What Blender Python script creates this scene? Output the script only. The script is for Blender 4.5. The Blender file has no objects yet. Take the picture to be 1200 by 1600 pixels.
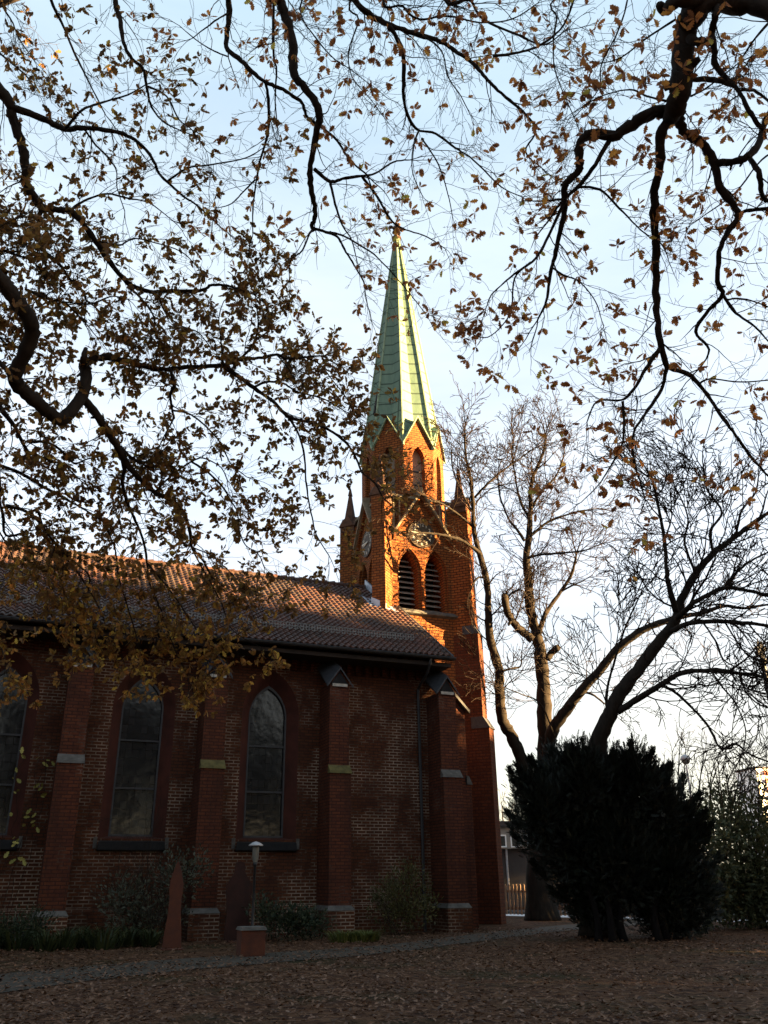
import bpy, math, random
from mathutils import Vector, Matrix, Quaternion
from mathutils.geometry import tessellate_polygon

scene = bpy.context.scene
col = scene.collection
R = math.radians

# ------------------------------------------------------------------ camera
F_PX, CX = 1309.76, 577.33                      # focal length and axis, in 1200x1600 pixels
PITCH, ROLL = R(23.647), R(-0.4536)
cam_d = bpy.data.cameras.new('camera')
cam = bpy.data.objects.new('camera', cam_d); col.objects.link(cam)
fwd = Vector((0, math.cos(PITCH), math.sin(PITCH)))
rt0 = Vector((1, 0, 0)); up0 = rt0.cross(fwd)
RT = rt0 * math.cos(ROLL) + up0 * math.sin(ROLL)
UP = -rt0 * math.sin(ROLL) + up0 * math.cos(ROLL)
EYE = Vector((0, 0, 1.6))
m = Matrix((RT, UP, -fwd)).transposed().to_4x4(); m.translation = EYE
cam.matrix_world = m
cam_d.sensor_fit = 'VERTICAL'; cam_d.sensor_height = 36; cam_d.sensor_width = 36
cam_d.lens = F_PX / 1600 * 36
cam_d.shift_x = (600 - CX) / 1600
cam_d.clip_end = 3000; cam_d.clip_start = 0.05
scene.camera = cam

# ------------------------------------------------------------------ sky, sun, exposure
AZ_WALL = R(68.271)
SUN_EL = R(8.0)
SUN_DIR = Vector((0.984 * math.cos(SUN_EL), -0.179 * math.cos(SUN_EL), math.sin(SUN_EL))).normalized()
world = bpy.data.worlds.new('World'); scene.world = world
world.use_nodes = True
nt = world.node_tree; nt.nodes.clear()
N = nt.nodes.new; L = nt.links.new
wo = N('ShaderNodeOutputWorld'); bg = N('ShaderNodeBackground')
sky = N('ShaderNodeTexSky'); sky.sky_type = 'NISHITA'; sky.sun_disc = False
sky.sun_elevation = SUN_EL; sky.sun_rotation = R(100.3)
sky.air_density = 1.0; sky.dust_density = 1.2; sky.ozone_density = 1.0
# thin, high, milky cloud over the sky (in world directions)
tc = N('ShaderNodeTexCoord'); mp = N('ShaderNodeMapping'); mp.inputs['Scale'].default_value = (1.2, 1.2, 3.0)
nz = N('ShaderNodeTexNoise'); nz.inputs['Scale'].default_value = 1.6; nz.inputs['Detail'].default_value = 5
rp = N('ShaderNodeValToRGB')
rp.color_ramp.elements[0].position = 0.30; rp.color_ramp.elements[0].color = (.76, .76, .76, 1)
rp.color_ramp.elements[1].position = 0.72; rp.color_ramp.elements[1].color = (.96, .96, .96, 1)
# veil colour: creamy near the horizon, white above it, clear pale blue overhead
sx = N('ShaderNodeSeparateXYZ'); L(tc.outputs['Generated'], sx.inputs[0])
vr = N('ShaderNodeValToRGB'); e = vr.color_ramp.elements
for _ in range(3): e.new(.5)
for i, (p, c) in enumerate([(.0, (.98, .86, .66)), (.14, (.90, .87, .82)), (.36, (.88, .91, .98)), (.60, (.77, .87, .95)), (.95, (.46, .68, .82))]):
    e[i].position = p; e[i].color = (*c, 1)
L(sx.outputs[2], vr.inputs['Fac'])
vs_ = N('ShaderNodeVectorMath'); vs_.operation = 'SCALE'; vs_.inputs['Scale'].default_value = 1.27; L(vr.outputs['Color'], vs_.inputs[0])
mx = N('ShaderNodeMix'); mx.data_type = 'RGBA'
mp3 = N('ShaderNodeMapping'); mp3.inputs['Scale'].default_value = (1.0, 2.2, 5.0); mp3.inputs['Rotation'].default_value = (.3, .5, .2)
nz3 = N('ShaderNodeTexNoise'); nz3.inputs['Scale'].default_value = 2.4; nz3.inputs['Detail'].default_value = 6; nz3.inputs['Roughness'].default_value = .55
L(tc.outputs['Generated'], mp3.inputs['Vector']); L(mp3.outputs[0], nz3.inputs['Vector'])
st3 = N('ShaderNodeValToRGB'); st3.color_ramp.elements[0].position = .35; st3.color_ramp.elements[0].color = (.86, .88, .92, 1)
st3.color_ramp.elements[1].position = .66; st3.color_ramp.elements[1].color = (1.04, 1.02, 1.0, 1); L(nz3.outputs['Fac'], st3.inputs['Fac'])
vm3 = N('ShaderNodeVectorMath'); vm3.operation = 'MULTIPLY'; L(vr.outputs['Color'], vm3.inputs[0]); L(st3.outputs['Color'], vm3.inputs[1]); L(vm3.outputs[0], vs_.inputs[0])
L(tc.outputs['Generated'], mp.inputs['Vector']); L(mp.outputs[0], nz.inputs['Vector'])
L(nz.outputs['Fac'], rp.inputs['Fac']); L(rp.outputs['Color'], mx.inputs[0])
L(sky.outputs[0], mx.inputs[6]); L(vs_.outputs[0], mx.inputs[7]); L(mx.outputs[2], bg.inputs['Color'])
bg.inputs['Strength'].default_value = 0.05
L(bg.outputs[0], wo.inputs['Surface'])

sun_d = bpy.data.lights.new('sun', 'SUN'); sun = bpy.data.objects.new('sun', sun_d); col.objects.link(sun)
sun_d.energy = 5.0; sun_d.angle = R(0.5); sun_d.color = (1.0, .64, .27)
sun.rotation_euler = SUN_DIR.to_track_quat('Z', 'Y').to_euler()
scene.view_settings.view_transform = 'Standard'; scene.view_settings.look = 'None'
scene.view_settings.exposure = 4.25; scene.view_settings.gamma = 1.0
scene.cycles.max_bounces = 6; scene.cycles.diffuse_bounces = 3
scene.cycles.transparent_max_bounces = 8

# ------------------------------------------------------------------ coordinates
Wd = Vector((math.sin(AZ_WALL), math.cos(AZ_WALL), 0)); Nd = Vector((-math.cos(AZ_WALL), math.sin(AZ_WALL), 0))
def uv2w(u, v, z=0.0): return Wd * u + Nd * v + Vector((0, 0, z))
def at(x, y, t):
    """point at axis depth t seen in direction of pixel (x, y) of the 1200x1600 survey"""
    return EYE + (fwd + RT * ((x - CX) / F_PX) - UP * ((y - 800) / F_PX)) * t
def ground_at(x, y, z=0.0):
    d = fwd + RT * ((x - CX) / F_PX) - UP * ((y - 800) / F_PX)
    return EYE + d * ((z - EYE.z) / d.z)

# ------------------------------------------------------------------ tags
def tag(o, label=None, cat=None, group=None, kind=None):
    if label: o['label'] = label
    if cat: o['category'] = cat
    if group: o['group'] = group
    if kind: o['kind'] = kind
    return o
def thing(name, loc, label, cat, group=None, rz=0.0):
    o = bpy.data.objects.new(name, None); col.objects.link(o)
    o.location = loc; o.rotation_euler = (0, 0, rz); o.empty_display_size = .3
    return tag(o, label, cat, group)

# ------------------------------------------------------------------ mesh builder
class MB:
    def __init__(s): s.v = []; s.f = []; s.m = []; s.at = None; s.cur = 0
    def face(s, pts):
        n = len(s.v); s.v.extend([tuple(p) for p in pts]); s.f.append(tuple(range(n, n + len(pts)))); s.m.append(s.cur)
    def tris(s, pts, tri):
        n = len(s.v); s.v.extend([tuple(p) for p in pts])
        for t in tri: s.f.append(tuple(n + i for i in t)); s.m.append(s.cur)
    def box(s, x0, x1, y0, y1, z0, z1, skip=''):
        P = [(x0,y0,z0),(x1,y0,z0),(x1,y1,z0),(x0,y1,z0),(x0,y0,z1),(x1,y0,z1),(x1,y1,z1),(x0,y1,z1)]
        s.hexa(P)
    def hexa(s, P):
        n = len(s.v); s.v.extend([tuple(p) for p in P])
        for q in ((0,3,2,1),(4,5,6,7),(0,1,5,4),(1,2,6,5),(2,3,7,6),(3,0,4,7)):
            s.f.append(tuple(n + i for i in q)); s.m.append(s.cur)
    def prism(s, A, B):
        """closed solid between two matching outlines"""
        n = len(s.v); k = len(A); s.v.extend([tuple(p) for p in A]); s.v.extend([tuple(p) for p in B])
        s.f.append(tuple(n + i for i in range(k))[::-1]); s.m.append(s.cur)
        s.f.append(tuple(n + k + i for i in range(k))); s.m.append(s.cur)
        for i in range(k):
            j = (i + 1) % k; s.f.append((n + i, n + j, n + k + j, n + k + i)); s.m.append(s.cur)
    def band(s, A, B, closed=True):
        k = len(A); n = len(s.v); s.v.extend([tuple(p) for p in A]); s.v.extend([tuple(p) for p in B])
        for i in range(k if closed else k - 1):
            j = (i + 1) % k; s.f.append((n + i, n + j, n + k + j, n + k + i)); s.m.append(s.cur)
    def tube(s, pts, rad, sides=6, cap=True):
        pts = [Vector(p) for p in pts]; k = len(pts)
        if k < 2: return
        n = len(s.v); ref = None
        for i, p in enumerate(pts):
            d = (pts[min(i + 1, k - 1)] - pts[max(i - 1, 0)])
            if d.length < 1e-9: d = Vector((0, 0, 1))
            d.normalize()
            if ref is None:
                ref = d.orthogonal().normalized()
            else:
                ref = ref - d * ref.dot(d)
                if ref.length < 1e-6: ref = d.orthogonal()
                ref.normalize()
            b = d.cross(ref); r = rad[i] if isinstance(rad, (list, tuple)) else rad
            for a in range(sides):
                th = 2 * math.pi * a / sides
                s.v.append(tuple(p + (ref * math.cos(th) + b * math.sin(th)) * r))
        for i in range(k - 1):
            for a in range(sides):
                c = (a + 1) % sides
                s.f.append((n + i*sides + a, n + i*sides + c, n + (i+1)*sides + c, n + (i+1)*sides + a)); s.m.append(s.cur)
        if cap:
            s.f.append(tuple(n + a for a in range(sides))[::-1]); s.m.append(s.cur)
            s.f.append(tuple(n + (k-1)*sides + a for a in range(sides))); s.m.append(s.cur)
    def lathe(s, prof, c=(0, 0), sides=12):
        n = len(s.v)
        for r, z in prof:
            for a in range(sides):
                th = 2 * math.pi * a / sides; s.v.append((c[0] + r * math.cos(th), c[1] + r * math.sin(th), z))
        for i in range(len(prof) - 1):
            for a in range(sides):
                b = (a + 1) % sides
                s.f.append((n+i*sides+a, n+i*sides+b, n+(i+1)*sides+b, n+(i+1)*sides+a)); s.m.append(s.cur)
    def build(s, name, mat, parent=None, off=(0, 0, 0), smooth=False, uv=True, attr=None):
        me = bpy.data.meshes.new(name)
        if off != (0, 0, 0):
            vv = [(a - off[0], b - off[1], c - off[2]) for a, b, c in s.v]
        else: vv = s.v
        me.from_pydata(vv, [], s.f)
        mats = mat if isinstance(mat, (list, tuple)) else [mat]
        for mm in mats: me.materials.append(mm)
        if len(mats) > 1: me.polygons.foreach_set('material_index', s.m)
        if uv:
            lay = me.uv_layers.new(name='UVMap'); data = [0.0] * (2 * len(me.loops))
            for p in me.polygons:
                nx, ny, nz = p.normal; h = math.hypot(nx, ny)
                for li in p.loop_indices:
                    a, b, c = me.vertices[me.loops[li].vertex_index].co
                    if h > 0.25:
                        data[2*li] = (-ny * a + nx * b) / h + nx * .37; data[2*li+1] = c + off[2] if h > .9 else (c + off[2]) / h
                    else:
                        data[2*li] = a; data[2*li+1] = b
            lay.data.foreach_set('uv', data)
        if attr:
            for nm, vals in attr.items():
                A = me.attributes.new(nm, 'FLOAT', 'FACE'); A.data.foreach_set('value', vals)
        if smooth: me.polygons.foreach_set('use_smooth', [True] * len(me.polygons))
        me.update()
        o = bpy.data.objects.new(name, me); col.objects.link(o)
        if parent: o.parent = parent
        return o

# ------------------------------------------------------------------ materials
def new_mat(name):
    mt = bpy.data.materials.new(name); mt.use_nodes = True
    t = mt.node_tree; b = t.nodes['Principled BSDF']; return mt, t, b
def noise(t, vec, scale, detail=4, rough=.6):
    n = t.nodes.new('ShaderNodeTexNoise'); n.inputs['Scale'].default_value = scale
    n.inputs['Detail'].default_value = detail; n.inputs['Roughness'].default_value = rough
    if vec: t.links.new(vec, n.inputs['Vector'])
    return n.outputs['Fac']
def ramp(t, fac, stops):
    r = t.nodes.new('ShaderNodeValToRGB'); e = r.color_ramp.elements
    while len(e) < len(stops): e.new(.5)
    for i, (p, c) in enumerate(stops):
        e[i].position = p; e[i].color = (*c, 1) if len(c) == 3 else c
    t.links.new(fac, r.inputs['Fac']); return r.outputs['Color']
def mix(t, a, b, fac, mode='MIX'):
    x = t.nodes.new('ShaderNodeMix'); x.data_type = 'RGBA'; x.blend_type = mode
    for s, val in ((0, fac), (6, a), (7, b)):
        if hasattr(val, 'is_linked') or hasattr(val, 'links'): t.links.new(val, x.inputs[s])
        elif s == 0: x.inputs[0].default_value = val
        else: x.inputs[s].default_value = (*val, 1)
    return x.outputs[2]
def bump(t, b, h, strength, dist=.02):
    n = t.nodes.new('ShaderNodeBump'); n.inputs['Strength'].default_value = strength; n.inputs['Distance'].default_value = dist
    t.links.new(h, n.inputs['Height']); t.links.new(n.outputs[0], b.inputs['Normal'])
def coord(t, which='Object'):
    return t.nodes.new('ShaderNodeTexCoord').outputs[which]
def math_n(t, op, a, b=None):
    n = t.nodes.new('ShaderNodeMath'); n.operation = op
    for i, val in enumerate((a, b)):
        if val is None: continue
        if isinstance(val, (int, float)): n.inputs[i].default_value = val
        else: t.links.new(val, n.inputs[i])
    return n.outputs[0]

def plain(name, c, rough=.7, var=.25, scale=6.0, metal=0.0, bmp=.15, spec=.3):
    mt, t, b = new_mat(name); o = coord(t)
    n = noise(t, o, scale); lo = tuple(x * (1 - var) for x in c); hi = tuple(min(1, x * (1 + var)) for x in c)
    t.links.new(ramp(t, n, [(.3, lo), (.7, hi)]), b.inputs['Base Color'])
    b.inputs['Roughness'].default_value = rough; b.inputs['Metallic'].default_value = metal
    b.inputs['Specular IOR Level'].default_value = spec
    if bmp: bump(t, b, noise(t, o, scale * 6), bmp)
    return mt

def brick_mat(name, c1, c2, dark, mortar_lo, mortar_hi, lime=(.52, .62), stain=.6, size=(.30, .10), mort=.016, bmp=.5):
    mt, t, b = new_mat(name); uvc = coord(t, 'UV'); ob = coord(t)
    br = t.nodes.new('ShaderNodeTexBrick'); t.links.new(uvc, br.inputs['Vector'])
    br.inputs['Scale'].default_value = 1.0; br.inputs['Brick Width'].default_value = size[0]; br.inputs['Row Height'].default_value = size[1]
    br.inputs['Mortar Size'].default_value = mort; br.inputs['Mortar Smooth'].default_value = .15; br.inputs['Bias'].default_value = -.1
    br.inputs['Color1'].default_value = (*c1, 1); br.inputs['Color2'].default_value = (*c2, 1)
    # lime-white pointing only in patches
    patch = ramp(t, noise(t, ob, .55, 6, .65), [(lime[0], (0, 0, 0)), (lime[1], (1, 1, 1))])
    t.links.new(mix(t, mortar_lo, mortar_hi, patch), br.inputs['Mortar'])
    # sooty stains with a shape of their own, stretched downwards
    mp2 = t.nodes.new('ShaderNodeMapping'); mp2.inputs['Scale'].default_value = (1.3, 1.3, .35); t.links.new(ob, mp2.inputs['Vector'])
    st = ramp(t, noise(t, mp2.outputs[0], 1.1, 6, .7), [(.40, (0, 0, 0)), (.68, (stain, stain, stain))])
    c = mix(t, br.outputs['Color'], dark, st)
    fine = ramp(t, noise(t, ob, 9, 3), [(.3, (.72, .72, .72)), (.7, (1.25, 1.2, 1.15))])
    c = mix(t, c, fine, .8, 'MULTIPLY')
    t.links.new(c, b.inputs['Base Color']); b.inputs['Roughness'].default_value = .9
    b.inputs['Specular IOR Level'].default_value = .15
    h = math_n(t, 'ADD', math_n(t, 'MULTIPLY', br.outputs['Fac'], -1.0), math_n(t, 'MULTIPLY', noise(t, ob, 22, 2), .8))
    bump(t, b, h, bmp, .02)
    return mt

M = {}
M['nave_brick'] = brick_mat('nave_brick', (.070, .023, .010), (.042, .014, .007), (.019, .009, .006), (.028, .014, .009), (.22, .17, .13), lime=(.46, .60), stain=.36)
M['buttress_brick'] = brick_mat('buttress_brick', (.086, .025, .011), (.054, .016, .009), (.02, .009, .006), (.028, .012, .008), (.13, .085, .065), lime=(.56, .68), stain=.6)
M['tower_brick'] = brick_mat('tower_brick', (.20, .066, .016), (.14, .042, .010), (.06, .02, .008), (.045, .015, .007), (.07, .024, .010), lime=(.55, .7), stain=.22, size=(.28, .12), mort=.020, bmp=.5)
M['shaded_tower_brick'] = brick_mat('shaded_tower_brick', (.085, .024, .010), (.055, .016, .007), (.022, .009, .006), (.04, .015, .009), (.06, .024, .014), lime=(.55, .7), stain=.4, size=(.28, .12), mort=.02, bmp=.5)  # tower brick with the shade of the lower buttress stages put into its colour
M['reveal'] = plain('red_reveal', (.046, .012, .007), .85, .35, 2.0)
M['stone'] = plain('weathered_stone', (.065, .06, .054), .9, .4, 5)
M['moss_stone'] = plain('mossy_stone', (.07, .058, .018), .9, .4, 5)
M['pale_mortar'] = plain('pale_mortar', (.26, .24, .21), .9, .3, 8)
M['black_stone'] = plain('black_sill', (.007, .007, .008), .9, .4, 6)
M['slate'] = plain('slate', (.024, .026, .031), .65, .35, 7)
M['lead'] = plain('lead', (.28, .31, .37), .45, .25, 4, metal=.2)
M['gutter'] = plain('zinc_gutter', (.02, .02, .022), .5, .3, 4)
M['soffit'] = plain('dark_soffit', (.018, .013, .011), .9, .3, 4)
M['iron'] = plain('dark_iron', (.02, .02, .022), .5, .3, 10, metal=.3)
M['pinnacle'] = plain('sooty_brick', (.06, .028, .016), .9, .4, 5)
M['guard_metal'] = plain('snow_guard_metal', (.12, .12, .12), .7, .2, 5)
M['lead_came'] = plain('dull_lead_frame', (.026, .026, .028), .6, .2, 5)
M['louvre'] = plain('grey_louvre', (.16, .14, .12), .8, .3, 8)
M['void'] = plain('dark_interior', (.012, .010, .009), .95, .2, 3)
M['board'] = plain('grey_boarding', (.17, .14, .11), .8, .25, 5)
M['clock'] = plain('bronze_clock_disc', (.030, .017, .007), .6, .25, 5)
M['white_paint'] = plain('white_paint', (.42, .39, .33), .6, .08, 9)
M['coping'] = plain('stone_coping', (.14, .11, .07), .8, .25, 6)
M['glass'] = None

def roof_mat():
    mt, t, b = new_mat('clay_pantile'); ob = coord(t)
    at_ = t.nodes.new('ShaderNodeAttribute'); at_.attribute_name = 'rnd'
    c = ramp(t, at_.outputs['Fac'], [(0, (.028, .008, .0045)), (.5, (.048, .013, .006)), (.85, (.070, .020, .009)), (1, (.022, .010, .007))])
    dirt = ramp(t, noise(t, ob, .35, 6, .6), [(.42, (0, 0, 0)), (.62, (1, 1, 1))])
    c = mix(t, c, (.017, .009, .006), math_n(t, 'MULTIPLY', dirt, .75))
    t.links.new(c, b.inputs['Base Color']); b.inputs['Roughness'].default_value = .75
    bump(t, b, noise(t, ob, 30), .3); return mt
M['pantile'] = roof_mat()

def copper_mat():
    mt, t, b = new_mat('verdigris_copper'); uvc = coord(t, 'UV'); ob = coord(t)
    br = t.nodes.new('ShaderNodeTexBrick'); t.links.new(uvc, br.inputs['Vector']); br.offset = 0.0
    br.inputs['Scale'].default_value = 1; br.inputs['Brick Width'].default_value = 40; br.inputs['Row Height'].default_value = .62
    br.inputs['Mortar Size'].default_value = .042; br.inputs['Mortar Smooth'].default_value = .2
    br.inputs['Color1'].default_value = (.098, .158, .122, 1); br.inputs['Color2'].default_value = (.112, .172, .131, 1); br.inputs['Mortar'].default_value = (.035, .06, .045, 1)
    mp2 = t.nodes.new('ShaderNodeMapping'); mp2.inputs['Scale'].default_value = (2.2, 2.2, .3); t.links.new(ob, mp2.inputs['Vector'])
    st = ramp(t, noise(t, mp2.outputs[0], 1.6, 6, .7), [(.35, (.68, .74, .72)), (.7, (1.12, 1.06, 1.0))])
    t.links.new(mix(t, br.outputs['Color'], st, .9, 'MULTIPLY'), b.inputs['Base Color']); b.inputs['Roughness'].default_value = .7
    b.inputs['Specular IOR Level'].default_value = .25
    bump(t, b, math_n(t, 'ADD', noise(t, ob, 1.8, 3), math_n(t, 'MULTIPLY', br.outputs['Fac'], .7)), .5, .04); return mt
M['copper'] = copper_mat()
M['copper_roll'] = plain('copper_roll', (.14, .19, .12), .65, .3, 3)

def glass_mat():
    mt, t, b = new_mat('leaded_window_glass'); uvc = coord(t, 'UV'); ob = coord(t)
    br = t.nodes.new('ShaderNodeTexBrick'); t.links.new(uvc, br.inputs['Vector']); br.offset = 0
    br.inputs['Scale'].default_value = 1; br.inputs['Brick Width'].default_value = .21; br.inputs['Row Height'].default_value = .26; br.inputs['Mortar Size'].default_value = .008
    br.inputs['Color1'].default_value = (.008, .009, .010, 1); br.inputs['Color2'].default_value = (.014, .014, .015, 1); br.inputs['Mortar'].default_value = (.004, .004, .004, 1)
    t.links.new(br.outputs['Color'], b.inputs['Base Color'])
    b.inputs['Roughness'].default_value = .12; b.inputs['Specular IOR Level'].default_value = .42
    bump(t, b, noise(t, ob, 2.2, 2), .25, .03); return mt
M['glass'] = glass_mat()

def ground_mat():
    mt, t, b = new_mat('leafy_lawn'); ob = coord(t)
    vor = t.nodes.new('ShaderNodeTexVoronoi'); vor.inputs['Scale'].default_value = 9; t.links.new(ob, vor.inputs['Vector'])
    sep = t.nodes.new('ShaderNodeSeparateColor'); t.links.new(vor.outputs['Color'], sep.inputs[0])
    leaf = ramp(t, sep.outputs[0], [(0, (.024, .010, .006)), (.35, (.050, .023, .012)), (.7, (.075, .036, .019)), (1, (.105, .056, .031))])
    grass = ramp(t, noise(t, ob, 14, 3), [(.3, (.008, .011, .004)), (.7, (.020, .025, .009))])
    patch = ramp(t, noise(t, ob, .33, 6, .7), [(.50, (0, 0, 0)), (.66, (.8, .8, .8))])
    t.links.new(mix(t, leaf, grass, patch), b.inputs['Base Color']); b.inputs['Roughness'].default_value = .95
    b.inputs['Specular IOR Level'].default_value = .1
    bump(t, b, math_n(t, 'ADD', vor.outputs['Distance'], noise(t, ob, 25, 3)), .8, .05); return mt
M['ground'] = ground_mat()
M['path'] = plain('gravel_path', (.034, .026, .018), .95, .3, 2.2, bmp=.4)
M['road'] = plain('road_asphalt', (.06, .06, .062), .9, .2, 1.2)
M['pavement'] = plain('pale_pavement', (.42, .42, .43), .9, .15, 2)

def leaf_mat(name, stops, transl=.55):
    mt, t, b = new_mat(name)
    a = t.nodes.new('ShaderNodeAttribute'); a.attribute_name = 'rnd'
    c = ramp(t, a.outputs['Fac'], stops)
    ob = coord(t); c = mix(t, c, ramp(t, noise(t, ob, 40, 2), [(.3, (.7, .7, .7)), (.7, (1.2, 1.2, 1.2))]), .7, 'MULTIPLY')
    t.links.new(c, b.inputs['Base Color']); b.inputs['Roughness'].default_value = .6; b.inputs['Specular IOR Level'].default_value = .25
    tr = t.nodes.new('ShaderNodeBsdfTranslucent'); t.links.new(c, tr.inputs['Color'])
    ms = t.nodes.new('ShaderNodeMixShader'); ms.inputs[0].default_value = transl
    out = t.nodes['Material Output']
    t.links.new(b.outputs[0], ms.inputs[1]); t.links.new(tr.outputs[0], ms.inputs[2]); t.links.new(ms.outputs[0], out.inputs['Surface'])
    return mt
M['oak_leaf_left'] = leaf_mat('oak_leaf_olive', [(0, (.07, .040, .016)), (.3, (.17, .080, .026)), (.55, (.19, .115, .032)), (.8, (.35, .145, .038)), (1, (.48, .31, .055))])
M['oak_leaf_right'] = leaf_mat('oak_leaf_brown', [(0, (.13, .052, .026)), (.35, (.30, .115, .04)), (.7, (.44, .18, .05)), (.9, (.60, .28, .06)), (1, (.48, .40, .08))])
M['fallen_leaf'] = leaf_mat('fallen_leaf', [(0, (.040, .018, .009)), (.5, (.095, .044, .021)), (.85, (.14, .070, .036)), (1, (.18, .105, .07))], .1)
M['dark_green'] = leaf_mat('dark_shrub_leaf', [(0, (.012, .018, .010)), (.6, (.022, .032, .015)), (1, (.045, .055, .025))], .15)
M['grey_green'] = leaf_mat('grey_shrub_leaf', [(0, (.03, .035, .024)), (.6, (.055, .06, .04)), (1, (.09, .095, .065))], .15)
M['olive'] = leaf_mat('olive_shrub_leaf', [(0, (.03, .03, .010)), (.6, (.06, .055, .018)), (1, (.11, .095, .03))], .2)
M['grass_blade'] = leaf_mat('grass_blade', [(0, (.04, .055, .015)), (.6, (.085, .10, .025)), (1, (.15, .15, .04))], .25)
M['iris'] = leaf_mat('dark_strap_leaf', [(0, (.014, .022, .009)), (.7, (.03, .042, .014)), (1, (.06, .065, .02))], .2)
M['vine_leaf'] = leaf_mat('yellow_vine_leaf', [(0, (.16, .15, .03)), (1, (.34, .30, .08))], .25)
M['laurel'] = leaf_mat('laurel_leaf', [(0, (.03, .04, .018)), (.6, (.06, .065, .028)), (1, (.13, .12, .055))], .3)
M['yew'] = leaf_mat('yew_needle', [(0, (.004, .006, .004)), (.7, (.006, .010, .006)), (1, (.012, .018, .009))], .05)

def bark_mat(name, c, sc=7):
    mt, t, b = new_mat(name); ob = coord(t)
    mp2 = t.nodes.new('ShaderNodeMapping'); mp2.inputs['Scale'].default_value = (1, 1, .35); t.links.new(ob, mp2.inputs['Vector'])
    n = noise(t, mp2.outputs[0], sc, 8, .7)
    t.links.new(ramp(t, n, [(.3, tuple(x * .45 for x in c)), (.7, tuple(x * 1.3 for x in c))]), b.inputs['Base Color'])
    b.inputs['Roughness'].default_value = .95; b.inputs['Specular IOR Level'].default_value = .1
    bump(t, b, n, .7, .04); return mt
M['oak_bark'] = bark_mat('oak_bark', (.028, .022, .018))
M['grey_bark'] = bark_mat('grey_bark', (.020, .016, .013))
M['yew_bark'] = bark_mat('yew_bark', (.005, .004, .004))
M['twig'] = bark_mat('red_twig', (.020, .013, .010), 20)
def rust_mat():
    mt, t, b = new_mat('rusted_steel'); ob = coord(t)
    t.links.new(ramp(t, noise(t, ob, 3.5, 8, .7), [(.3, (.028, .006, .002)), (.55, (.060, .013, .003)), (.75, (.095, .024, .005))]), b.inputs['Base Color'])
    b.inputs['Roughness'].default_value = .9; bump(t, b, noise(t, ob, 40, 4), .4); return mt
M['rust'] = rust_mat()
M['dark_rust'] = plain('dark_rust', (.020, .006, .004), .9, .4, 3)
M['brown_wood'] = plain('brown_wood', (.16, .085, .05), .8, .3, 9)
M['pale_wood'] = plain('pale_picket', (.26, .17, .11), .85, .3, 9)
M['render'] = plain('grey_render', (.24, .22, .19), .9, .12, 1.2)
M['dark_render'] = plain('dark_render', (.05, .043, .04), .9, .2, 1.2)
M['white_frame'] = plain('white_frame', (.75, .75, .73), .5, .05, 5)
M['dark_glass'] = plain('dark_glass', (.02, .022, .025), .12, .2, 2, bmp=0, spec=.6)
M['galv'] = plain('galvanised', (.33, .32, .33), .5, .15, 6, metal=.3)
M['lamp_glass'] = plain('lamp_glass', (.11, .11, .10), .3, .1, 6)
M['pole_metal'] = plain('dull_pole_metal', (.05, .05, .055), .6, .2, 6)
M['red_panel'] = plain('red_panel', (.30, .07, .03), .7, .2, 3)
M['cream'] = plain('cream_render', (.85, .85, .85), .8, .08, 2)

# ================================================================== THE SETTING
def sheet(name, outline, z, mat, kind='structure'):
    b = MB(); b.face([(p[0], p[1], z) for p in outline]); o = b.build(name, mat); tag(o, kind=kind); return o
g = MB()
S = 1500
xs = [-S, -60, -20, 20, 60, S]; ys = [-S, -20, 0, 20, 40, S]
for i in range(5):
    for j in range(5):
        g.face([(xs[i], ys[j], 0), (xs[i+1], ys[j], 0), (xs[i+1], ys[j+1], 0), (xs[i], ys[j+1], 0)])
tag(g.build('ground', M['ground']), kind='structure')

def ribbon(name, lo, hi, z, mat):
    b = MB()
    for i in range(len(lo) - 1):
        b.face([(*lo[i][:2], z), (*lo[i+1][:2], z), (*hi[i+1][:2], z), (*hi[i][:2], z)])
    return tag(b.build(name, mat), kind='structure')
def catmull(P, n=6):
    P = [Vector(p) for p in P]; out = []
    for i in range(len(P) - 1):
        a, b, c, d = P[max(i-1, 0)], P[i], P[i+1], P[min(i+2, len(P)-1)]
        for k in range(n):
            t = k / n
            out.append(.5 * ((2*b) + (c - a)*t + (2*a - 5*b + 4*c - d)*t*t + (3*b - a - 3*c + d)*t*t*t))
    out.append(P[-1]); return out
rp_ = random.Random(3)
lo = [ground_at(x, y) for x, y in [(-260, 1585), (0, 1552), (200, 1526), (400, 1507), (600, 1490), (760, 1470), (880, 1455), (960, 1449), (1010, 1444)]]
hi = [ground_at(x, y) for x, y in [(-260, 1545), (0, 1523), (200, 1505), (400, 1491), (600, 1477), (760, 1458), (880, 1446), (960, 1441), (1010, 1437)]]
lo = catmull(lo, 10); hi = catmull(hi, 10)
for P in (lo, hi):
    for p in P: p.x += rp_.uniform(-.05, .05); p.y += rp_.uniform(-.08, .08)
ribbon('path', lo, hi, .012, M['path'])

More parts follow.
